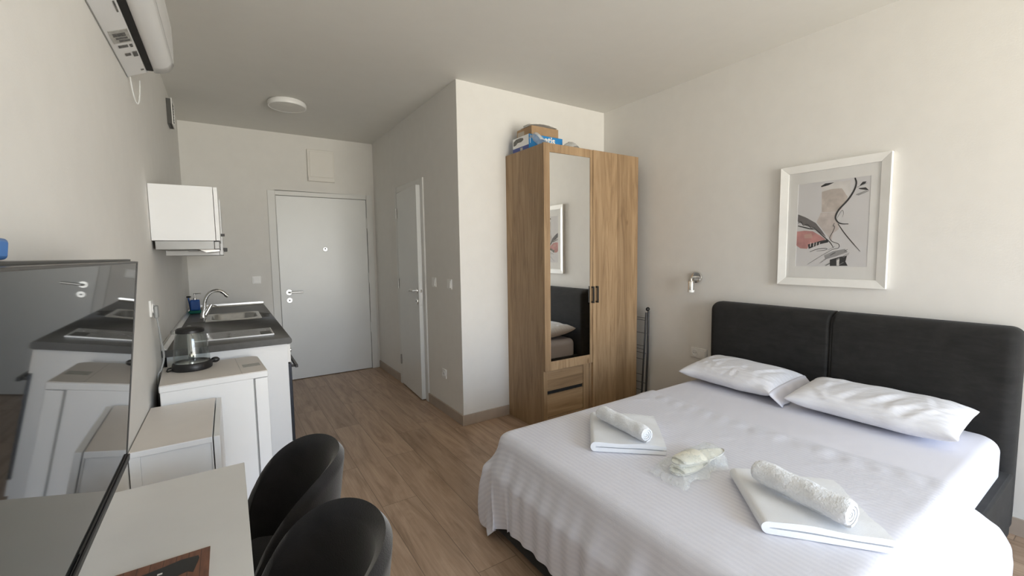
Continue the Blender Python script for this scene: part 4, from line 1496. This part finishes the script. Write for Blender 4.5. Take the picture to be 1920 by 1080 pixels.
def picture():
    y0, y1, z0, z1 = -2.187, -1.620, 1.149, 1.906
    t = thing('framed_picture', 'white framed abstract print with black and pink brush strokes above the bed', 'picture', (XR, (y0 + y1) / 2, z0))
    w, d = .047, .030
    xf = XR - d

    def side(a, b, c, e):
        """a frame side between outer corners a,b and inner corners c,e (y,z): raised outer edge, sloping inwards"""
        vs = [(XR - .001, *a), (XR - .001, *b), (XR - .001, *e), (XR - .001, *c),
              (xf, *a), (xf, *b), (xf + .010, *e), (xf + .010, *c)]
        return MB().add(vs, [(0, 1, 2, 3), (4, 7, 6, 5), (0, 4, 5, 1), (3, 2, 6, 7), (0, 3, 7, 4), (1, 5, 6, 2)])
    O = [(y0, z0), (y1, z0), (y1, z1), (y0, z1)]
    I = [(y0 + w, z0 + w), (y1 - w, z0 + w), (y1 - w, z1 - w), (y0 + w, z1 - w)]
    for k in range(4):
        q = (k + 1) % 4
        obj('frame_side', side(O[k], O[q], I[k], I[q]), 'frame_white', t, bevel=.0012)
    i0, i1, j0, j1 = -2.095, -1.7205, 1.270, 1.789
    mo = MB()
    q0, q1, r0, r1 = y0 + w - .003, y1 - w + .003, z0 + w - .003, z1 - w + .003
    for A, B, Cc, D in (((q0, r0), (q1, r0), (i1, j0), (i0, j0)), ((q1, r0), (q1, r1), (i1, j1), (i1, j0)),
                        ((q1, r1), (q0, r1), (i0, j1), (i1, j1)), ((q0, r1), (q0, r0), (i0, j0), (i0, j1))):
        mo.prism([A, B, Cc, D], 'x', XR - .0128, XR - .0098)
    obj('mount', mo, 'mount', t, smooth=False)
    obj('backing_board', rbox(XR - .0095, XR - .004, q0, q1, r0, r1), 'cardboard', t)
    a0, a1, b0, b1 = -2.095, -1.7205, 1.270, 1.789
    xs = XR - .0102
    pr = obj('print', rbox(xs - .0005, xs, a0, a1, b0, b1), 'print_bg', t)

    def pt(uv):
        return (a1 + (a0 - a1) * uv[0], b1 + (b0 - b1) * uv[1])
    lv = 0

    def flat(poly, nm, mat):
        nonlocal lv
        lv += 1
        x = xs - .0005 - lv * .00006
        obj(nm, MB().prism([pt(p) for p in poly], 'x', x - .00004, x), mat, pr, smooth=False)
    for nm, poly in ART.items():
        flat(poly, 'painted_patch', 'art_' + nm)
    flat([(0.42, 0.871), (0.543, 0.82), (0.704, 0.796), (0.745, 0.831), (0.587, 0.881), (0.443, 0.915)], 'painted_patch', 'art_midgrey')
    for poly in INK:
        flat(poly, 'ink_patch', 'art_ink')
    flat([(0.598, 0.906), (0.639, 0.898), (0.637, 0.989), (0.603, 0.989)], 'painted_patch', 'art_cream')
    for u in (.215, .262, .30, .345):
        flat([(u, .715), (u + .012, .712), (u + .008, .76), (u - .004, .765)], 'painted_patch', 'art_cream')
    for pts, w_ in LINES:
        lv += 1
        q = smooth_path([(xs - .0005 - lv * .00006, *pt(p)) for p in pts], 40)
        P = [Vector(p) for p in q]
        rows = []
        for i, p in enumerate(P):
            dd = (P[min(i + 1, 39)] - P[max(i - 1, 0)]).normalized()
            nn = Vector((0, -dd.z, dd.y))
            ww = w_ * (0.55 + 0.6 * math.sin(math.pi * min(1, .15 + i / 45)))
            rows.append([tuple(p + nn * ww), tuple(p - nn * ww)])
        obj('ink_line', MB().grid(np.array(rows)), 'art_ink', pr, smooth=False)
    rs = random.Random(3)
    for i in range(16):
        u, v = rs.uniform(.36, .75), rs.uniform(.80, .99)
        du = rs.uniform(.03, .10)
        flat([(u, v), (u + du, v - du * .5), (u + du, v - du * .5 + .006), (u, v + .005)], 'ink_stroke', 'art_midgrey' if i % 3 else 'art_ink')
    for i in range(5):
        u, v = rs.uniform(.76, .86), rs.uniform(.09, .2)
        flat([(u, v), (u + .13, v - .035), (u + .13, v - .031), (u, v + .006)], 'ink_stroke', 'art_midgrey')
    # picture glass
    obj('picture_glass', rbox(XR - .0180, XR - .0165, y0 + w - .002, y1 - w + .002, z0 + w - .002, z1 - w + .002), 'pane', t, smooth=False)


picture()


def reading_lamp():
    y, z = -1.015, 1.170
    t = thing('reading_lamp', 'small chrome swivel reading lamp on the wall left of the headboard', 'lamp', (XR, y, z))
    obj('wall_disc', MB().lathe([(.045, 0), (.046, -.010), (.042, -.018), (0, -.020)], (XR, y, z), 'x', 40), 'chrome', t)
    obj('arm', MB().tube([(XR - .018, y, z + .004), (XR - .06, y, z + .004), (XR - .076, y, z - .008), (XR - .078, y, z - .03)], .007, 12), 'chrome', t)
    hd = obj('lamp_head', MB().lathe([(.0, -.022), (.020, -.024), (.023, -.030), (.023, -.092), (.0215, -.094)], (XR - .078, y, z), 'z', 32), 'chrome', t)
    obj('bulb_ring', MB().lathe([(.0228, -.0945), (.0235, -.096), (.0235, -.112), (.020, -.114), (0, -.113)], (XR - .078, y, z), 'z', 32), 'white_pvc', hd)


reading_lamp()


# ------------------------------------------------------------------ bed
BYL, BYR = -1.235, -2.715            # bed sides
HBX = 1.442


def headboard_panel(y0, y1, seam):
    """padded panel: rounded upper edge, bulging front"""
    nu, nv = 44, 52
    US = [(1 - math.cos(math.pi * i / nu)) / 2 for i in range(nu + 1)]
    VS = [1 - (1 - j / nv) ** 2.4 for j in range(nv + 1)]
    P = []
    r = .050
    for i in range(nu + 1):
        u = US[i]
        col = []
        for j in range(nv + 1):
            v = VS[j]
            col.append((u, v))
        P.append(col)
    w = y1 - y0

    def pt(u, v, front):
        y = y0 + w * u
        z = .05 + .952 * v
        # distance from the border -> padding bulge
        ex = min(u, 1 - u) * w
        ez = (1 - v) * .952
        k = 1.0
        if (u < .5) == (seam < 0):
            ex, re = min(u, 1 - u) * w, .016
        else:
            re = .045
        for e, rr in ((ex, re), (ez, .070)):
            if e < rr:
                k *= math.sqrt(max(0, 1 - (1 - e / rr) ** 2))
        # rounded plan corners at the top
        if front:
            x = (XR - .045) - (.075) * k
            return (x, y, z)
        return (XR - .004, y, z)
    F = np.array([[pt(u, v, True) for u, v in col] for col in P])
    B = np.array([[pt(u, v, False) for u, v in col] for col in P])

    def rnd(A):
        # shrink the top corners to a radius
        for i in range(A.shape[0]):
            for j in range(A.shape[1]):
                y, z = A[i, j, 1], A[i, j, 2]
                cz = 1.002 - r
                if z > cz:
                    dz = (z - cz) / r
                    lim = r * (1 - math.sqrt(max(0, 1 - dz * dz)))
                    u = US[i]
                    l0, l1 = (lim * .12, lim) if seam < 0 else (lim, lim * .12)
                    A[i, j, 1] = y0 + l0 + (w - l0 - l1) * u
        return A
    F, B = rnd(F), rnd(B)
    mb = MB()
    mb.grid(F)
    mb.grid(B)
    nf = (nu + 1) * (nv + 1)
    W = nv + 1

    def strip(idx):
        for a, b in zip(idx[:-1], idx[1:]):
            mb.f.append((a, b, b + nf, a + nf))
            mb.m.append(0)
    strip([i * W for i in range(nu + 1)])
    strip([i * W + nv for i in range(nu + 1)])
    strip([j for j in range(nv + 1)])
    strip([nu * W + j for j in range(nv + 1)])
    return mb


def bed():
    t = thing('bed', 'double bed frame upholstered in charcoal fabric with a two-panel headboard', 'bed', (.45, -1.97, 0))
    ym = -1.967
    for a, b, sm in ((ym + .001, BYL + .045, -1), (BYR + .008, ym - .001, 1)):
        obj('headboard', headboard_panel(a, b, sm), 'headboard', t, angle=50)
    z0, z1 = .04, .335
    fr = MB().box(-.50, XR - .125, BYL - .005, BYL - .065, z0, z1)
    obj('side_rail', fr, 'headboard', t, bevel=.012, seg=3)
    obj('side_rail', rbox(-.50, XR - .125, BYR + .0, BYR + .06, z0, z1), 'headboard', t, bevel=.012, seg=3)
    obj('foot_rail', rbox(-.50, -.44, BYR + .0605, BYL - .0655, z0, z1), 'headboard', t, bevel=.012, seg=3)
    obj('slat_base', rbox(-.438, XR - .127, BYR + .062, BYL - .067, .20, .262), 'black', t)
    for x in (-.42, 1.3):
        for y in (BYL - .1, BYR + .1):
            obj('leg', MB().cyl((x, y, 0), (x, y, .199), .025, .022, 14), 'black', t)
    pp = MB().tube([(XR - .075, ym, .30), (XR - .100, ym, .55), (XR - .100, ym, .90), (XR - .085, ym, .965), (XR - .05, ym, .985)], .005, 8)
    obj('centre_piping', pp, 'piping', t)


bed()
MX0, MX1, MY0, MY1, MZ0, MZ1 = -.462, HBX - .012, BYR + .035, BYL - .035, .265, .500


def mattress():
    n = 10
    r = .055
    rc = .09
    cx, cy = (MX0 + MX1) / 2, (MY0 + MY1) / 2
    hx, hy = (MX1 - MX0) / 2, (MY1 - MY0) / 2

    def ring(ins, z):
        out = []
        R = max(.01, rc - ins)
        for qx, qy, a0 in ((1, 1, 0), (-1, 1, 90), (-1, -1, 180), (1, -1, 270)):
            for i in range(n):
                a = math.radians(a0 + 90 * i / (n - 1))
                out.append((cx + qx * (hx - ins - R) + R * math.cos(a), cy + qy * (hy - ins - R) + R * math.sin(a), z))
        return out
    rings = []
    for i in range(7):
        a = i / 6 * math.pi / 2
        rings.append(ring(.03 * (1 - math.sin(a)), MZ0 + .03 * (1 - math.cos(a))))
    for i in range(9):
        a = i / 8 * math.pi / 2
        rings.append(ring(r * (1 - math.cos(a)), MZ1 - r + r * math.sin(a)))
    mb = MB().grid(np.array(rings), closed_v=True)
    k = len(rings[0])
    mb.f.append(tuple(range(k))[::-1])
    mb.f.append(tuple(range((len(rings) - 1) * k, len(rings) * k)))
    mb.m += [0, 0]
    o = obj('mattress', mb, 'mattress', angle=40)
    tag(o, 'mattress covered by a smooth white fitted sheet on the dark bed', 'mattress')
    return o


mattress()


# ------------------------------------------------------------------ cloth (small position-based solver)
def pbd_sheet():
    x_top, drop_foot, drop_l, drop_r = .700, .285, .20, .26
    d = .0165
    Lx = (x_top - MX0) + drop_foot
    Ly = (MY1 - MY0) + drop_l + drop_r
    nx, ny = int(Lx / d) + 1, int(Ly / d) + 1
    sx = np.linspace(0, Lx, nx)
    sy = np.linspace(0, Ly, ny)
    hang0 = np.clip((sx - (x_top - MX0)) / .2, 0, 1)
    P = np.zeros((nx, ny, 3))
    P[..., 0] = (x_top - sx)[:, None]
    P[..., 1] = (MY1 + drop_l - sy)[None, :]
    rs = np.random.RandomState(11)
    P[..., 2] = MZ1 + .012 + .002 * rs.rand(nx, ny)
    P[..., 0] += (.012 * np.sin(sy * 23) + .009 * np.sin(sy * 41 + 1))[None, :] * hang0[:, None]
    # the corner starts with a little ripple so that folds can form
    V = np.zeros_like(P)
    dx, dy = Lx / (nx - 1), Ly / (ny - 1)
    hang = np.clip((sx - (x_top - MX0) - .02) / .16, 0, 1)
    dyr = dy * (1 + .012 * hang)
    cons = []

    def sl(a, b, ax, bx):
        return (slice(*a), slice(*ax)), (slice(*b), slice(*bx))
    for par in (0, 1):
        cons.append((np.s_[par:nx - 1:2, :], np.s_[par + 1:nx:2, :], dx, 1.0))
        cons.append((np.s_[:, par:ny - 1:2], np.s_[:, par + 1:ny:2], dyr[:, None, None], 1.0))
        dg = math.hypot(dx, dy)
        cons.append((np.s_[par:nx - 1:2, :-1], np.s_[par + 1:nx:2, 1:], dg, .22))
        cons.append((np.s_[par:nx - 1:2, 1:], np.s_[par + 1:nx:2, :-1], dg, .22))
    for par in range(4):
        cons.append((np.s_[par:nx - 4:8, :], np.s_[par + 4:nx:8, :], 4 * dx, .03))
        cons.append((np.s_[:, par:ny - 4:8], np.s_[:, par + 4:ny:8], 4 * dy, .03))
    mc = np.array([(MX0 + MX1) / 2, (MY0 + MY1) / 2, (MZ0 + MZ1) / 2])
    mh = np.array([(MX1 - MX0) / 2, (MY1 - MY0) / 2, (MZ1 - MZ0) / 2])
    fc = np.array([(-.50 + XR) / 2, (BYL + BYR) / 2 - .0025, .18])
    fh = np.array([(XR + .50) / 2 + .008, (BYL - BYR) / 2 + .008, .163])

    def collide(P, c, h, r, th):
        q = P - c
        b = np.abs(q) - (h - r)
        out = np.maximum(b, 0)
        lo = np.linalg.norm(out, axis=-1)
        ins = np.minimum(b.max(-1), 0)
        sd = lo + ins - r
        hit = sd < th
        g = np.where(lo[..., None] > 1e-7, out / np.maximum(lo, 1e-7)[..., None], 0)
        am = b.argmax(-1)
        g_in = np.eye(3)[am]
        g = np.where(lo[..., None] > 1e-7, g, g_in) * np.where(q >= 0, 1, -1)
        return hit, np.where(hit[..., None], g * (th - sd)[..., None], 0)
    dt = .03
    for step in range(300):
        old = P.copy()
        V[..., 2] -= 1.6 * dt
        P = P + V * dt
        for it in range(12):
            for A, B, L, k in cons:
                a, b = P[A], P[B]
                n0, n1 = min(a.shape[0], b.shape[0]), min(a.shape[1], b.shape[1])
                a, b = a[:n0, :n1], b[:n0, :n1]
                dlt = b - a
                ln = np.linalg.norm(dlt, axis=-1, keepdims=True)
                corr = dlt * ((ln - L) / np.maximum(ln, 1e-8) * .5 * k)
                P[A][:n0, :n1] += corr
                P[B][:n0, :n1] -= corr
            if it % 2 == 0 or it == 11:
                for c, h, r in ((mc, mh, .05), (fc, fh, .02)):
                    hit, cr = collide(P, c, h, r, .006)
                    P += cr
                    # friction: keep the tangential position
                    fr = hit[..., None] * .35
                    t = old - P
                    nn = cr / np.maximum(np.linalg.norm(cr, axis=-1, keepdims=True), 1e-9)
                    t = t - nn * (t * nn).sum(-1, keepdims=True)
                    P += t * fr
        P[..., 2] = np.maximum(P[..., 2], .012)
        V = (P - old) / dt * .975
    return P, sx, sy


def bed_sheet():
    P, sx, sy = pbd_sheet()
    nx, ny = P.shape[:2]
    # small lifted creases along the upper hem
    rs = np.random.RandomState(5)
    yy = sy[None, :]
    hem = np.exp(-((sx[:, None] - .075) / .045) ** 2)
    wr = .0035 * np.sin(yy * 33 + 9 * sx[:, None]) * np.clip(np.sin(yy * 7.3) + .3, 0, 1) + .0022 * np.sin(yy * 71 - 20 * sx[:, None])
    P[..., 2] += np.maximum(0, hem * (wr + .003))
    P[:, :, 2] += (.0030 * (sx < .045))[:, None]
    # soft vertical folds where the cloth hangs
    dropf = np.clip((MZ1 - .03 - P[..., 2]) / .22, 0, 1)
    foot = np.clip((MX0 + .02 - P[..., 0]) / .04, 0, 1)
    rgt = np.clip((MY0 + .02 - P[..., 1]) / .04, 0, 1)
    yv, xv = P[..., 1], P[..., 0]
    fw = np.sin(yv * 31 + 1.2 * np.sin(yv * 9)) * (.55 + .45 * np.sin(yv * 5.1 + .6)) + .35 * np.sin(yv * 67 + 2)
    P[..., 0] -= foot * dropf ** 1.2 * (.017 * fw + .010)
    fx = np.sin(xv * 27 + 1.4 * np.sin(xv * 8)) + .3 * np.sin(xv * 60)
    P[..., 1] -= rgt * dropf ** 1.2 * (.020 * fx + .016)
    # the head corner on the window side is pulled towards the headboard
    pull = rgt * dropf * np.exp(-(sx[:, None] / .26) ** 2)
    P[..., 0] += .24 * pull
    P[..., 1] -= .045 * pull
    # faint creases on the top
    for q in range(26):
        cx, cy, an = rs.uniform(MX0, .62), rs.uniform(MY0, MY1), rs.uniform(-.5, .5) + (0 if rs.rand() < .6 else 1.3)
        u = (P[..., 0] - cx) * math.cos(an) + (P[..., 1] - cy) * math.sin(an)
        v = -(P[..., 0] - cx) * math.sin(an) + (P[..., 1] - cy) * math.cos(an)
        P[..., 2] += .0035 * rs.uniform(.4, 1) * np.exp(-(v / .013) ** 2 - (u / rs.uniform(.04, .10)) ** 2)
    mb = MB().grid(P)
    UX, UY = np.meshgrid(sx, sy, indexing='ij')
    mb.uv = list(zip(UX.ravel(), UY.ravel()))
    o = obj('bed_sheet', mb, 'sheet', angle=180, subsurf=1)
    tag(o, 'white satin-stripe top sheet hanging over the foot and sides of the bed', 'sheet')


bed_sheet()


def pbd_pillow(L, W, thick, seed, press=1.0, steps=130):
    """two flat squares sewn together and blown up, then pressed on a table"""
    d = .0145
    nx, ny = int(L / d) + 1, int(W / d) + 1
    x = np.linspace(-L / 2, L / 2, nx)
    y = np.linspace(-W / 2, W / 2, ny)
    X, Y = np.meshgrid(x, y, indexing='ij')
    rs = np.random.RandomState(seed)
    border = np.zeros((nx, ny), bool)
    border[0], border[-1], border[:, 0], border[:, -1] = True, True, True, True
    top = np.stack([X, Y, .012 * (~border) + .004 * rs.rand(nx, ny) * (~border)], -1)
    bot = top * np.array([1, 1, -1])
    dx, dy = L / (nx - 1), W / (ny - 1)
    S = np.stack([top, bot])          # 2,nx,ny,3
    V = np.zeros_like(S)
    cons = []
    # uneven cloth: some stretches of the case are longer than others and pucker
    fld = np.zeros((nx, ny))
    for q in range(9):
        kx, ky, ph = rs.uniform(-34, 34), rs.uniform(-16, 16), rs.uniform(0, 6.28)
        fld += np.sin(kx * X + ky * Y + ph)
    fld = np.clip(fld / 3.0, -1, 1)
    slack = (1 + .075 * np.clip(fld, 0, 1))[None, :, :, None]
    for par in (0, 1):
        cons.append((np.s_[:, par:nx - 1:2, :], np.s_[:, par + 1:nx:2, :], dx * slack[:, par:nx - 1:2, :], 1.0))
        cons.append((np.s_[:, :, par:ny - 1:2], np.s_[:, :, par + 1:ny:2], dy * slack[:, :, par:ny - 1:2], 1.0))
        dg = math.hypot(dx, dy)
        cons.append((np.s_[:, par:nx - 1:2, :-1], np.s_[:, par + 1:nx:2, 1:], dg, .12))
        cons.append((np.s_[:, par:nx - 1:2, 1:], np.s_[:, par + 1:nx:2, :-1], dg, .12))
    f = .6 + .8 * np.exp(-((X + rs.uniform(-.1, .1)) / (L * .42)) ** 2 - ((Y + .02) / (W * .4)) ** 2)
    for st in range(steps):
        old = S.copy()
        gx = np.gradient(S, axis=1)
        gy = np.gradient(S, axis=2)
        nrm = np.cross(gx, gy)
        nrm[1] *= -1
        ln = np.linalg.norm(nrm, axis=-1, keepdims=True)
        nrm = nrm / np.maximum(ln, 1e-9)
        h = S[0, ..., 2] - S[1, ..., 2]
        lim = np.clip((thick - h) / thick, -.6, 1)
        V += nrm * (press * (f * lim)[None, ..., None]) * .05
        S = S + V * .02
        for it in range(6):
            for A, B, Ld, k in cons:
                a, b = S[A], S[B]
                n1, n2 = min(a.shape[1], b.shape[1]), min(a.shape[2], b.shape[2])
                a, b = a[:, :n1, :n2], b[:, :n1, :n2]
                dl = b - a
                q = np.linalg.norm(dl, axis=-1, keepdims=True)
                c = dl * ((q - Ld) / np.maximum(q, 1e-8) * .5 * k)
                S[A][:, :n1, :n2] += c
                S[B][:, :n1, :n2] -= c
            m = S.mean(0)
            S[:, border] = m[border]
            S[1, ..., 2] = np.maximum(S[1, ..., 2], -thick * .42)
        V = (S - old) / .02 * .93
    return S, X, Y


def pillow(center, ang, L, W, thick, seed, tilt, label, flap=False):
    S, X, Y = pbd_pillow(L, W, thick, seed)
    zmin = S[..., 2].min()
    S[..., 2] -= zmin
    nx, ny = X.shape
    rs = np.random.RandomState(seed + 40)
    inner = np.clip((1 - (2 * np.abs(X) / L) ** 6) * (1 - (2 * np.abs(Y) / W) ** 6), 0, 1)
    cr = np.zeros((nx, ny))
    for q in range(30):
        if q < 16:      # folds running in from the ends and corners
            sgn = 1 if rs.rand() < .6 else -1
            cx, cy = sgn * L * rs.uniform(.22, .46), rs.uniform(-.46, .40) * W
            an = rs.uniform(-.5, .5) + (.45 if cy * sgn < 0 else -.45)
        else:
            cx, cy, an = rs.uniform(-.35, .35) * L, rs.uniform(-.45, .1) * W, rs.uniform(.5, 1.9)
        u = (X - cx) * math.cos(an) + (Y - cy) * math.sin(an)
        v = -(X - cx) * math.sin(an) + (Y - cy) * math.cos(an)
        wd, ln = rs.uniform(.009, .018), rs.uniform(.05, .12)
        g = np.exp(-(u / ln) ** 2)
        cr += rs.uniform(.5, 1) * (np.exp(-((v - wd) / wd) ** 2) - 1.1 * np.exp(-((v + wd * .6) / wd) ** 2)) * g
    S[0, ..., 2] += .0055 * cr * inner
    S[0, ..., 1] += .003 * cr * inner
    mb = MB()
    mb.grid(S[0])
    mb.grid(S[1])
    c, s = math.cos(ang), math.sin(ang)
    t = math.radians(tilt)

    def fn(p):
        # local x: along the pillow, local y: towards the headboard (raised by the tilt)
        yy = p.y + W / 2
        z = p.z * math.cos(t) + yy * math.sin(t)
        y = yy * math.cos(t) - p.z * math.sin(t) - W / 2
        return Vector((center[0] + c * p.x - s * y, center[1] + s * p.x + c * y, center[2] + z))
    mb.xform(fn)
    uvs = list(zip(X.ravel(), Y.ravel()))
    # merge the sewn rim by hand so that UVs survive
    idx = {}
    nv = nx * ny
    remap = list(range(2 * nv))
    for i in range(nx):
        for j in range(ny):
            if i in (0, nx - 1) or j in (0, ny - 1):
                remap[nv + i * ny + j] = i * ny + j
    keep = sorted(set(remap))
    new = {k: q for q, k in enumerate(keep)}
    mb2 = MB()
    mb2.v = [mb.v[k] for k in keep]
    mb2.f = [tuple(new[remap[k]] for k in f) for f in mb.f]
    mb2.m = [0] * len(mb2.f)
    mb2.uv = [(uvs * 2)[k] for k in keep]
    o = obj('pillow', mb2, 'pillow', angle=180, subsurf=1)
    tag(o, label, 'pillow', 'pillows on the bed')
    if flap:
        rows = []
        for k in range(7):
            a = k / 6
            row = []
            for j in range(0, ny):
                p = S[0][-2, j]
                w_ = .006 * math.sin(j * .9 + a * 2)
                row.append(tuple(fn(Vector((p[0] + .060 * a + w_ * a, p[1] * (1 - .08 * a), max(.002, p[2] * (1 - a * .95) + .016 * math.sin(a * 3.1) * (1 - abs(2 * j / ny - 1))))))))
            rows.append(row)
        obj('case_flap', MB().grid(np.array(rows)), 'mattress', o, angle=180, solid=.002)
    return o


PZ = MZ1 + .001
pillow((1.215, -1.580, PZ), math.radians(-92), .60, .42, .135, 3, 5, 'white pillow at the wall side of the bed, below the left headboard panel', True)
pillow((1.200, -2.265, PZ), math.radians(-89), .68, .42, .135, 8, 5, 'white pillow below the right headboard panel, nearer the viewer')


# ------------------------------------------------------------------ towels and slippers
def towel_mesh(a_vec, b_vec, origin, th, skew=0.0, seed=0):
    """folded bath towel: U-shaped fold along the a-side, layers ending on the b-side"""
    A, B, O = Vector(a_vec), Vector(b_vec), Vector(origin)
    LB = B.length
    h = th / 2
    # cross-section in (b, z): outer contour then inner slit
    out = []
    nb = 14
    g = .0022
    for i in range(nb + 1):
        out.append((LB - (LB - h) * i / nb, 0.0))
    for i in range(1, 9):
        a = -math.pi / 2 - i / 9 * math.pi
        out.append((h + h * math.cos(a), h + h * math.sin(a)))
    for i in range(nb + 1):
        out.append((h + (LB - h) * i / nb, th))
    out.append((LB + .001, h + g))
    for i in range(nb + 1):
        out.append((LB - (LB - h) * i / nb * .985, h + g))
    out.append((h * 1.0, h))
    for i in range(nb + 1):
        out.append((h * 1.2 + (LB - h * 1.2) * i / nb, h - g))
    rs = np.random.RandomState(seed)
    na = 16
    rows = []
    bu = B.normalized()
    for k in range(na + 1):
        t = k / na
        row = []
        for b, z in out:
            wob = .0025 * math.sin(b * 31 + t * 7 + seed) * (z / th) + .002 * math.sin(t * 19 + b * 13)
            p = O + A * t + bu * b + Vector((0, 0, max(0.0008, z + wob * (z / th))))
            row.append(tuple(p))
        rows.append(row)
    mb = MB().grid(np.array(rows), closed_v=True)
    n = len(out)
    mb.f.append(tuple(range(n))[::-1])
    mb.f.append(tuple(range(na * n, (na + 1) * n)))
    mb.m += [0, 0]
    return mb


def roll_mesh(p0, p1, R, seed):
    """towel rolled up: spiral seen at both ends, fluffy outside"""
    p0, p1 = Vector(p0), Vector(p1)
    ax = (p1 - p0).normalized()
    L = (p1 - p0).length
    up = Vector((0, 0, 1))
    sd = ax.cross(up).normalized()
    turns = 3.6
    nS, nA = 150, 46
    rs = np.random.RandomState(seed)
    amp = rs.rand(nA + 1, nS + 1) - .5
    outer, inner = [], []
    th = R * .92 / turns
    for i in range(nA + 1):
        t = i / nA
        endp = 1 - .14 * max(0, 1 - min(t, 1 - t) / .07) ** 2
        ro, ri = [], []
        for j in range(nS + 1):
            s = j / nS
            a = s * turns * 2 * math.pi - math.pi / 2 - turns * 2 * math.pi
            r = (R - th * turns * (1 - s)) * endp
            r = max(.003, r)
            ripple = .0034 * amp[i, j] + .0018 * math.sin(t * 17 + a * 2 + seed)
            big = s > (turns - 1) / turns
            rr = r + (ripple if big else 0)
            sag = (R * .08) * math.sin(a)
            q = p0 + ax * (L * t + (.004 * (1 - s) * (1 if t > .5 else -1) * -1 if i in (0, nA) else 0))
            dirv = sd * math.cos(a) + up * math.sin(a) * .93
            ro.append(tuple(q + dirv * rr))
            ri.append(tuple(q + dirv * max(.001, r - th * .80 * endp)))
        outer.append(ro)
        inner.append(ri)
    ring = np.array([o + i[::-1] for o, i in zip(outer, inner)])
    mb = MB().grid(ring, closed_v=True)
    n = ring.shape[1]
    for end in (0, nA):
        base = end * n
        for j in range(nS):
            f = (base + j, base + j + 1, base + n - 2 - j, base + n - 1 - j)
            mb.f.append(f if end == 0 else f[::-1])
            mb.m.append(0)
    return mb


TWZ = MZ1 + .0085
o = obj('bath_towel', towel_mesh((.245, .262, 0), (.236, -.214, 0), (-.238, -1.702, TWZ), .040, seed=1), 'towel', angle=50)
tag(o, 'folded white bath towel on the bed nearest the wardrobe', 'towel', 'folded bath towels')
o = obj('bath_towel', towel_mesh((.235, .236, 0), (.210, -.262, 0), (-.195, -2.405, TWZ), .042, seed=4), 'towel', angle=50)
tag(o, 'folded white bath towel on the bed nearest the viewer', 'towel', 'folded bath towels')
rz = TWZ + .043 + .038
o = obj('hand_towel', roll_mesh((-.022, -1.545, rz), (-.055, -1.855, rz), .041, 2), 'terry', angle=60)
tag(o, 'rolled white terry hand towel on the folded towel nearest the wardrobe', 'towel', 'rolled hand towels')
rz += .009
o = obj('hand_towel', roll_mesh((.010, -2.285, rz), (-.035, -2.580, rz), .048, 7), 'terry', angle=60)
tag(o, 'rolled white terry hand towel on the folded towel nearest the viewer', 'towel', 'rolled hand towels')


def slippers():
    base = MZ1 + .0095
    O = Vector((-.005, -2.045, base))
    dirv = Vector((.985, -.02, 0)).normalized()
    sd = Vector((0, 0, 1)).cross(dirv)

    def outline(L, n=36):
        pts = []
        for i in range(n):
            a = 2 * math.pi * i / n
            u = math.cos(a)
            w = .046 + .009 * u + .004 * math.cos(2 * a)
            pts.append((L / 2 * u, w * math.sin(a) * (1 if True else 1)))
        return pts

    def one(off, yaw, z, label):
        c, s = math.cos(yaw), math.sin(yaw)

        def W(p):
            q = Vector((c * p[0] - s * p[1] + off[0], s * p[0] + c * p[1] + off[1], 0))
            return O + dirv * q.x + sd * q.y + Vector((0, 0, z + p[2]))
        t = thing('slipper', label, 'slipper', W((0, 0, 0)), 'guest slippers in the bag')
        ol = outline(.27)
        sole = MB().prism(ol, 'z', 0, .009).xform(W)
        obj('sole', sole, 'slipper', t, bevel=.003)
        rows = []
        for i in range(9):
            u = .005 + .105 * i / 8
            row = []
            half = .046 + .009 * (u / .135)
            half *= math.sqrt(max(.05, 1 - (u / .139) ** 2)) * 1.0
            for j in range(13):
                a = math.pi * j / 12
                row.append(tuple(W((u, half * math.cos(a), .009 + (.022 - .010 * i / 8) * math.sin(a)))))
            rows.append(row)
        obj('upper', MB().grid(np.array(rows)), 'slipper', t, solid=.004)
        edge = [W((p[0] * 1.005, p[1] * 1.005, .0085)) for p in ol]
        obj('piping', MB().tube(edge, .0022, 6, closed=True), 'label_grey', t)
    one((.022, .016), math.radians(184), .0, 'white guest slipper lying underneath in the clear bag')
    one((.030, -.004), math.radians(172), .034, 'white guest slipper lying on top in the clear bag')
    # bag: crinkled clear film lying over the slippers, opening towards the foot of the bed
    rs = np.random.RandomState(9)
    nu, nv = 30, 20
    U, V = np.meshgrid(np.linspace(-1, 1, nu), np.linspace(-1, 1, nv), indexing='ij')
    lump = (1 - np.abs(V) ** 3) * np.clip(1.06 - np.abs(U - .02) ** 6, 0, 1)
    spread = .078 * (1 + .18 * np.clip(-U - .5, 0, 1)) * np.sqrt(np.clip(1.08 - np.clip((U - .45) / .6, 0, 1) ** 2, .12, 1))
    k = rs.rand(nu, nv)
    rough = .002 + .016 * np.clip(-U - .35, 0, .6) + .005 * (np.abs(V) > .75)
    hgt = (.060 + .012 * U) * lump * np.where(U < -.6, np.clip(1 - (-.6 - U) * 1.7, .25, 1), 1) + rough * (k - .3) + .003
    XX = -.005 + .178 * U + .006 * (rs.rand(nu, nv) - .5)
    YY = spread * V + .010 * np.sin(U * 9) * np.abs(V) + .006 * (rs.rand(nu, nv) - .5)
    P = np.array([[tuple(O + dirv * float(XX[i, j]) + sd * float(YY[i, j]) + Vector((0, 0, max(.001, float(hgt[i, j]))))) for j in range(nv)] for i in range(nu)])
    o = obj('plastic_bag', MB().grid(P), 'bag', angle=70)
    tag(o, 'clear crinkled plastic bag around the slippers between the two towel piles', 'bag')


slippers()
